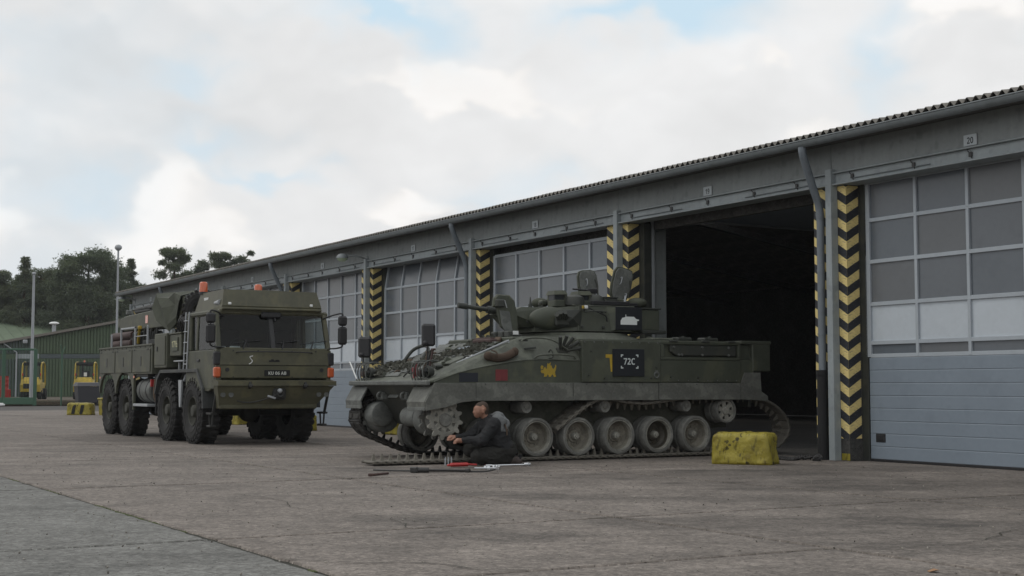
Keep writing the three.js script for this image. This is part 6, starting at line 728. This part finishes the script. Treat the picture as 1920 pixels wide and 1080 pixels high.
{ const b = new MB(); b.box(-70.8, .06, .2, .7, .12, .5, { r: .03 }).box(-70.8, .14, .2, .5, .06, .35, { r: .02 }); b.solo('pale_sheet', MT.white, -70.8, 0, .2, 'pale folded sheet on the ground before the gate', 'sheet'); }
// sheds
(() => {
  const S = thing('green_shed', -101, 0, -11, 'green profiled metal shed with a dark window strip and rising roof edge', 'shed'); const P0 = [-106.5, -.8], P1 = [-97.2, -17.2]; const at = (t, d = 0) => { const ux = P1[0] - P0[0], uz = P1[1] - P0[1], l = Math.hypot(ux, uz); return [mix(P0[0], P1[0], t) + d * -uz / l * 1, mix(P0[1], P1[1], t) + d * ux / l]; };
  const top = (t) => 3.75 + t * 3.35, L = Math.hypot(P1[0] - P0[0], P1[1] - P0[1]), n = 74;
  for (let k = 0; k < n; k++) { const t0 = k / n, t1 = (k + .98) / n, t = (t0 + t1) / 2, [x, z] = at(t); const w = L / n * .72, ang = Math.atan2(P1[0] - P0[0], P1[1] - P0[1]); const m = t < .42 ? MT.shedBlue : MT.shed; const y1 = top(t) - .1; P('sheet_rib', m, S, (b) => { b.box(x, (.3 + Math.min(3.35, y1)) / 2, z, .09, Math.min(3.35, y1) - .3, w, { ry: ang, r: .02 }); if (y1 > 3.85) b.box(x, (3.8 + y1) / 2, z, .09, y1 - 3.8, w, { ry: ang, r: .02 }); }); }
  const wall = (t0, t1, y0, y1a, y1b, d, th, mat, name) => { const [ax, az] = at(t0, d), [bx, bz] = at(t1, d), [cx, cz] = at(t0, d - th), [dx, dz] = at(t1, d - th); P(name, mat, S, (b) => b.hull([[ax, y0, az], [bx, y0, bz], [ax, y1a, az], [bx, y1b, bz], [cx, y0, cz], [dx, y0, dz], [cx, y1a, cz], [dx, y1b, dz]])); };
  wall(0, 1, .25, top(0) - .12, top(1) - .12, -.03, .2, MT.shed, 'wall'); wall(.46, .995, 3.42, 3.76, 3.76, .02, .05, MT.shedBand, 'window_strip'); wall(.36, .455, 3.4, 3.78, 3.78, .03, .05, MT.greySteel, 'light_panel');
  { const [ax, az] = at(-.03, .35), [bx, bz] = at(1.03, .35), [cx, cz] = at(-.03, -26), [dx, dz] = at(1.03, -26), ya = top(-.03), yb = top(1.03); P('roof', MT.shedTrim, S, (b) => b.hull([[ax, ya - .1, az], [bx, yb - .1, bz], [ax, ya + .1, az], [bx, yb + .1, bz], [cx, ya - .1, cz], [dx, yb - .1, dz], [cx, ya + .1, cz], [dx, yb + .1, dz]])); }
  wall(1, 1.002, .25, top(1) - .12, top(1) - .12, -.03, 25, MT.shed, 'end_wall'); P('downpipe', MT.galv, S, (b) => { const [x, z] = at(.36, .15); b.cyl([x, .3, z], [x, 3.9, z], .07, .07, 8).cyl([x, 3.9, z], [x - .6, 4.7, z + 1.0], .05, .05, 8); }); P('flood_lamp', MT.galv, S, (b) => { const [x, z] = at(.40, .4); b.box(x, top(.4) - .32, z, .25, .3, .35, { r: .05 }); });
  // the lower building behind, its roof slope turned to the yard
  const K = thing('green_roofed_store', -122, 0, -8, 'low store with a pale green roof slope behind the green shed', 'store'); P('wall', MT.shedBlue, K, (b) => b.span(-130, -117, .2, 4.4, -22, 10, .05)); P('roof', MT.shedRoof, K, (b) => b.hull([[-116.5, 4.3, -23], [-116.5, 4.3, 11], [-116.5, 4.5, -23], [-116.5, 4.5, 11], [-128, 7.35, -23], [-128, 7.35, 11], [-128, 7.1, -23], [-128, 7.1, 11]])); for (let k = 0; k < 32; k++) P('roof_seam', MT.shedRoof, K, (b) => b.bar([-116.5, 4.53, -22.5 + k * 1.06], [-128, 7.38, -22.5 + k * 1.06], .06, .06));
  { const V0 = thing('roof_vent', -111, 6.3, -11.2, 'white mushroom roof vent above the shed roof', 'vent'); P('stack', MT.galv, V0, (b) => b.cyl([-111, 5.2, -11.2], [-111, 6.6, -11.2], .18, .18, 14)); P('cowl', MT.white, V0, (b) => b.lathe([[.25, -.08], [.42, -.03], [.44, 0], [.4, .07], [.24, .14], [.001, .16]], [-111, 6.66, -11.2], 'y', 20)); }
})();
// lamp posts
function lampPost(x, z, h, r, label, two, big) { const L = thing('lamp_post', x, 0, z, label, 'lamp post', 'lamp posts in the yard'); P('pole', MT.galv, L, (b) => b.cyl([x, 0, z], [x, h * .35, z], r * 1.25, r * 1.2, 14).cyl([x, h * .35, z], [x, h, z], r, r * .75, 14)); const q = big ? .72 : .45; P('lamp_head', MT.galv, L, (b) => b.lathe([[.06, -.1], [.2, -.02], [.33, .12], [.34, .16], [.3, .3], [.16, .4], [.001, .42]].map(([a, c]) => [a * q * .85, c * q]), [x, h, z], 'y', 20)); P('lamp_bowl', MT.lampGlass, L, (b) => b.lathe([[.001, -.08], [.18, -.03], [.31, .12]].map(([a, c]) => [a * q * .85, c * q]), [x, h + .005, z], 'y', 20)); if (two) P('lower_lamp', MT.galv, L, (b) => b.ball([x - .05, two, z + .28], .2).cyl([x, two, z], [x - .03, two, z + .2], .04)); return L; }
lampPost(-63.84, -4.83, 8.9, .07, 'tall thin lamp post with a round head beside the garage roof end', 0, 1); lampPost(-74.5, -2.3, 8.1, .1, 'thick grey lamp post rising behind the green gate frame');
// ---------------------------------------------------------------- trees: trunk, limbs, and a crown of needle tufts
const tuft = (() => { const b = new MB(), r = mulberry(77); const g = new THREE.BufferGeometry(); g.setAttribute('position', new THREE.Float32BufferAttribute([-.5, 0, 0, .5, 0, 0, .1, 1, .12], 3)); g.computeVertexNormals(); for (let k = 0; k < 9; k++) { const m = new THREE.Matrix4().makeRotationFromEuler(new THREE.Euler(r() * 6.3, r() * 6.3, r() * 6.3)), s = .5 + .6 * r(); m.scale(V(s * .34, s, s)); b.add(g, m); } return mergeGeometries(b.g); })();
const leafM = [[.095, .13, .058], [.108, .142, .06], [.086, .12, .06], [.125, .15, .062]].map((c, i) => { const m = M('needles ' + i, c, .95); m.transmission = .6; m.thickness = 0; return m; });
function tree(x, z, h, w, kind, seed, label) {
  const r = mulberry(seed), T = thing(kind === 2 ? 'spruce_tree' : 'pine_tree', x, 0, z, label, 'tree', 'trees behind the yard'); T.base = V(0, 0, 0);
  P('trunk', MT.bark, T, (b) => { b.cyl([0, 0, 0], [.15, h * .5, .1], h * .021, h * .015, 10).cyl([.15, h * .5, .1], [.0, h * .93, 0], h * .015, h * .004, 8); });
  const blobs = [], n = kind === 2 ? 36 : kind === 1 ? 46 : 64;
  for (let k = 0; k < n; k++) { const t = k / n, a = k * 2.4 + r(); let y, rr, br; if (kind === 2) { y = mix(.18, .99, t); rr = w * .5 * (1 - Math.pow(t, .85)) * (.5 + .6 * r()); br = w * .13 * (1.15 - t) + .22; } else if (kind === 1) { y = mix(.36, .985, r()); rr = w * .62 * Math.pow(r(), .45) * Math.pow(1.03 - y, .42); br = w * (.085 + .07 * r()) * (1.25 - .5 * y); } else { y = mix(.12, .97, Math.pow(r(), .8)); const e = Math.pow(1.03 - y, .5) * Math.min(1, y / .2); rr = w * .62 * Math.max(.05, e) * Math.pow(r(), .4); br = w * (.09 + .08 * r()) * (1.2 - .45 * y); } blobs.push([Math.cos(a) * rr, y * h, Math.sin(a) * rr, br]); }
  P('limb', MT.bark, T, (b) => { for (const [bx, by, bz] of blobs.slice(0, 18)) b.cyl([.1, by - h * .06, .06], [bx * .85, by, bz * .85], h * .006, h * .002, 6); });
  const per = 3, buckets = [[], [], []]; blobs.forEach(([bx, by, bz, br], i) => { const cnt = Math.round(420 * Math.pow(br, 1.2) + 150); for (let k = 0; k < cnt; k++) { let u = r() * 2 - 1, v = r() * 2 - 1, q = r() * 2 - 1; const l = Math.hypot(u, v, q) || 1, d = Math.pow(r(), .5) * (.6 + .75 * r()); const m = new THREE.Matrix4().makeRotationFromEuler(new THREE.Euler(r() * 6, r() * 6, r() * 6)), s = (.10 + .15 * r()) * (kind === 2 ? .9 : 1); m.scale(V(s, s, s)); m.setPosition(bx + u / l * d * br * 1.15, by + v / l * d * br * .75, bz + q / l * d * br * 1.15); buckets[(i + (r() * 1.4 | 0)) % per].push(m); } });
  buckets.forEach((L, i) => { if (!L.length) return; const im = new THREE.InstancedMesh(tuft, leafM[(seed + i) % 4], L.length); L.forEach((m, k) => im.setMatrixAt(k, m)); im.name = 'crown'; im.userData.kind = 'stuff'; shade(im); T.add(im); });
}
[[-130.5, -9.2, 12.6, 7.8, 0, 1, 'rounded pine at the outer edge of the tree line, behind the store'], [-128.2, -11.9, 14.2, 6.2, 2, 2, 'tall pointed spruce behind the pale green roof'], [-131.5, -14.4, 13.2, 7.4, 0, 3, 'bushy dark pine between the tall spruce and the broad pine'], [-127, -17.8, 14.8, 10.4, 0, 4, 'broadest dense pine behind the green shed'], [-130, -20.8, 13.6, 8.0, 0, 5, 'dense pine touching the thin lamp post'], [-133.7, -23.8, 15.0, 5.4, 2, 6, 'pointed spruce beside the thin lamp post'], [-131.3, -27.8, 15.8, 6.0, 1, 7, 'tall pine with a tufted top above the garage roof end'], [-134.6, -31.4, 14.8, 6.4, 1, 8, 'open pine with level branches above the garage roof'], [-134.2, -33.6, 16.2, 5.4, 1, 9, 'slim pine in the group above the garage roof'], [-132.6, -35.8, 16.1, 5.2, 1, 10, 'last pine of the group above the garage roof'], [-136, -6.2, 10.4, 6.5, 0, 11, 'low dark bushy pine behind the store roof'], [-137.5, -18.5, 13.2, 8, 0, 12, 'dark pine filling in behind the broadest pine'], [-139, -11.5, 12.2, 8, 0, 13, 'dark pine filling in behind the tall spruce'], [-138, -26, 12.4, 7, 0, 14, 'dark pine half hidden by the pointed spruce'], [-141, -15, 13.0, 9, 0, 16, 'tall dark pine deep in the tree line behind the bushy pine'], [-141, -22, 13.2, 9, 0, 17, 'tall dark pine deep in the tree line behind the lamp post'], [-140, -8, 11.6, 8, 0, 18, 'dark pine deep in the tree line near its outer end'], [-138.5, -32, 13.4, 6.5, 0, 19, 'rounded pine top just showing over the garage roof'], [-137.5, -3.5, 9.0, 6, 0, 15, 'lowest pine at the outer end of the tree line']].forEach((a) => tree(...a));
{ const m = new MB(), r = mulberry(55); for (let k = 0; k < 26; k++) m.hull(Array.from({ length: 16 }, () => { const a = r() * 6.3, q = 1.6 + r() * 1.8; return [-146 + r() * 5 + Math.cos(a) * q, .2 + r() * (6.5 + 3 * r()), 6 - k * 2.2 + Math.sin(a) * q]; })); m.solo('undergrowth', leafM[0], -144, 0, -20, 'dark undergrowth closing the gaps between the pine trunks', 'undergrowth', null, 'stuff'); }
scene.traverse((o) => { if (o.isMesh && o.name.startsWith('windscreen')) o.castShadow = true; });
renderer.render(scene, camera);
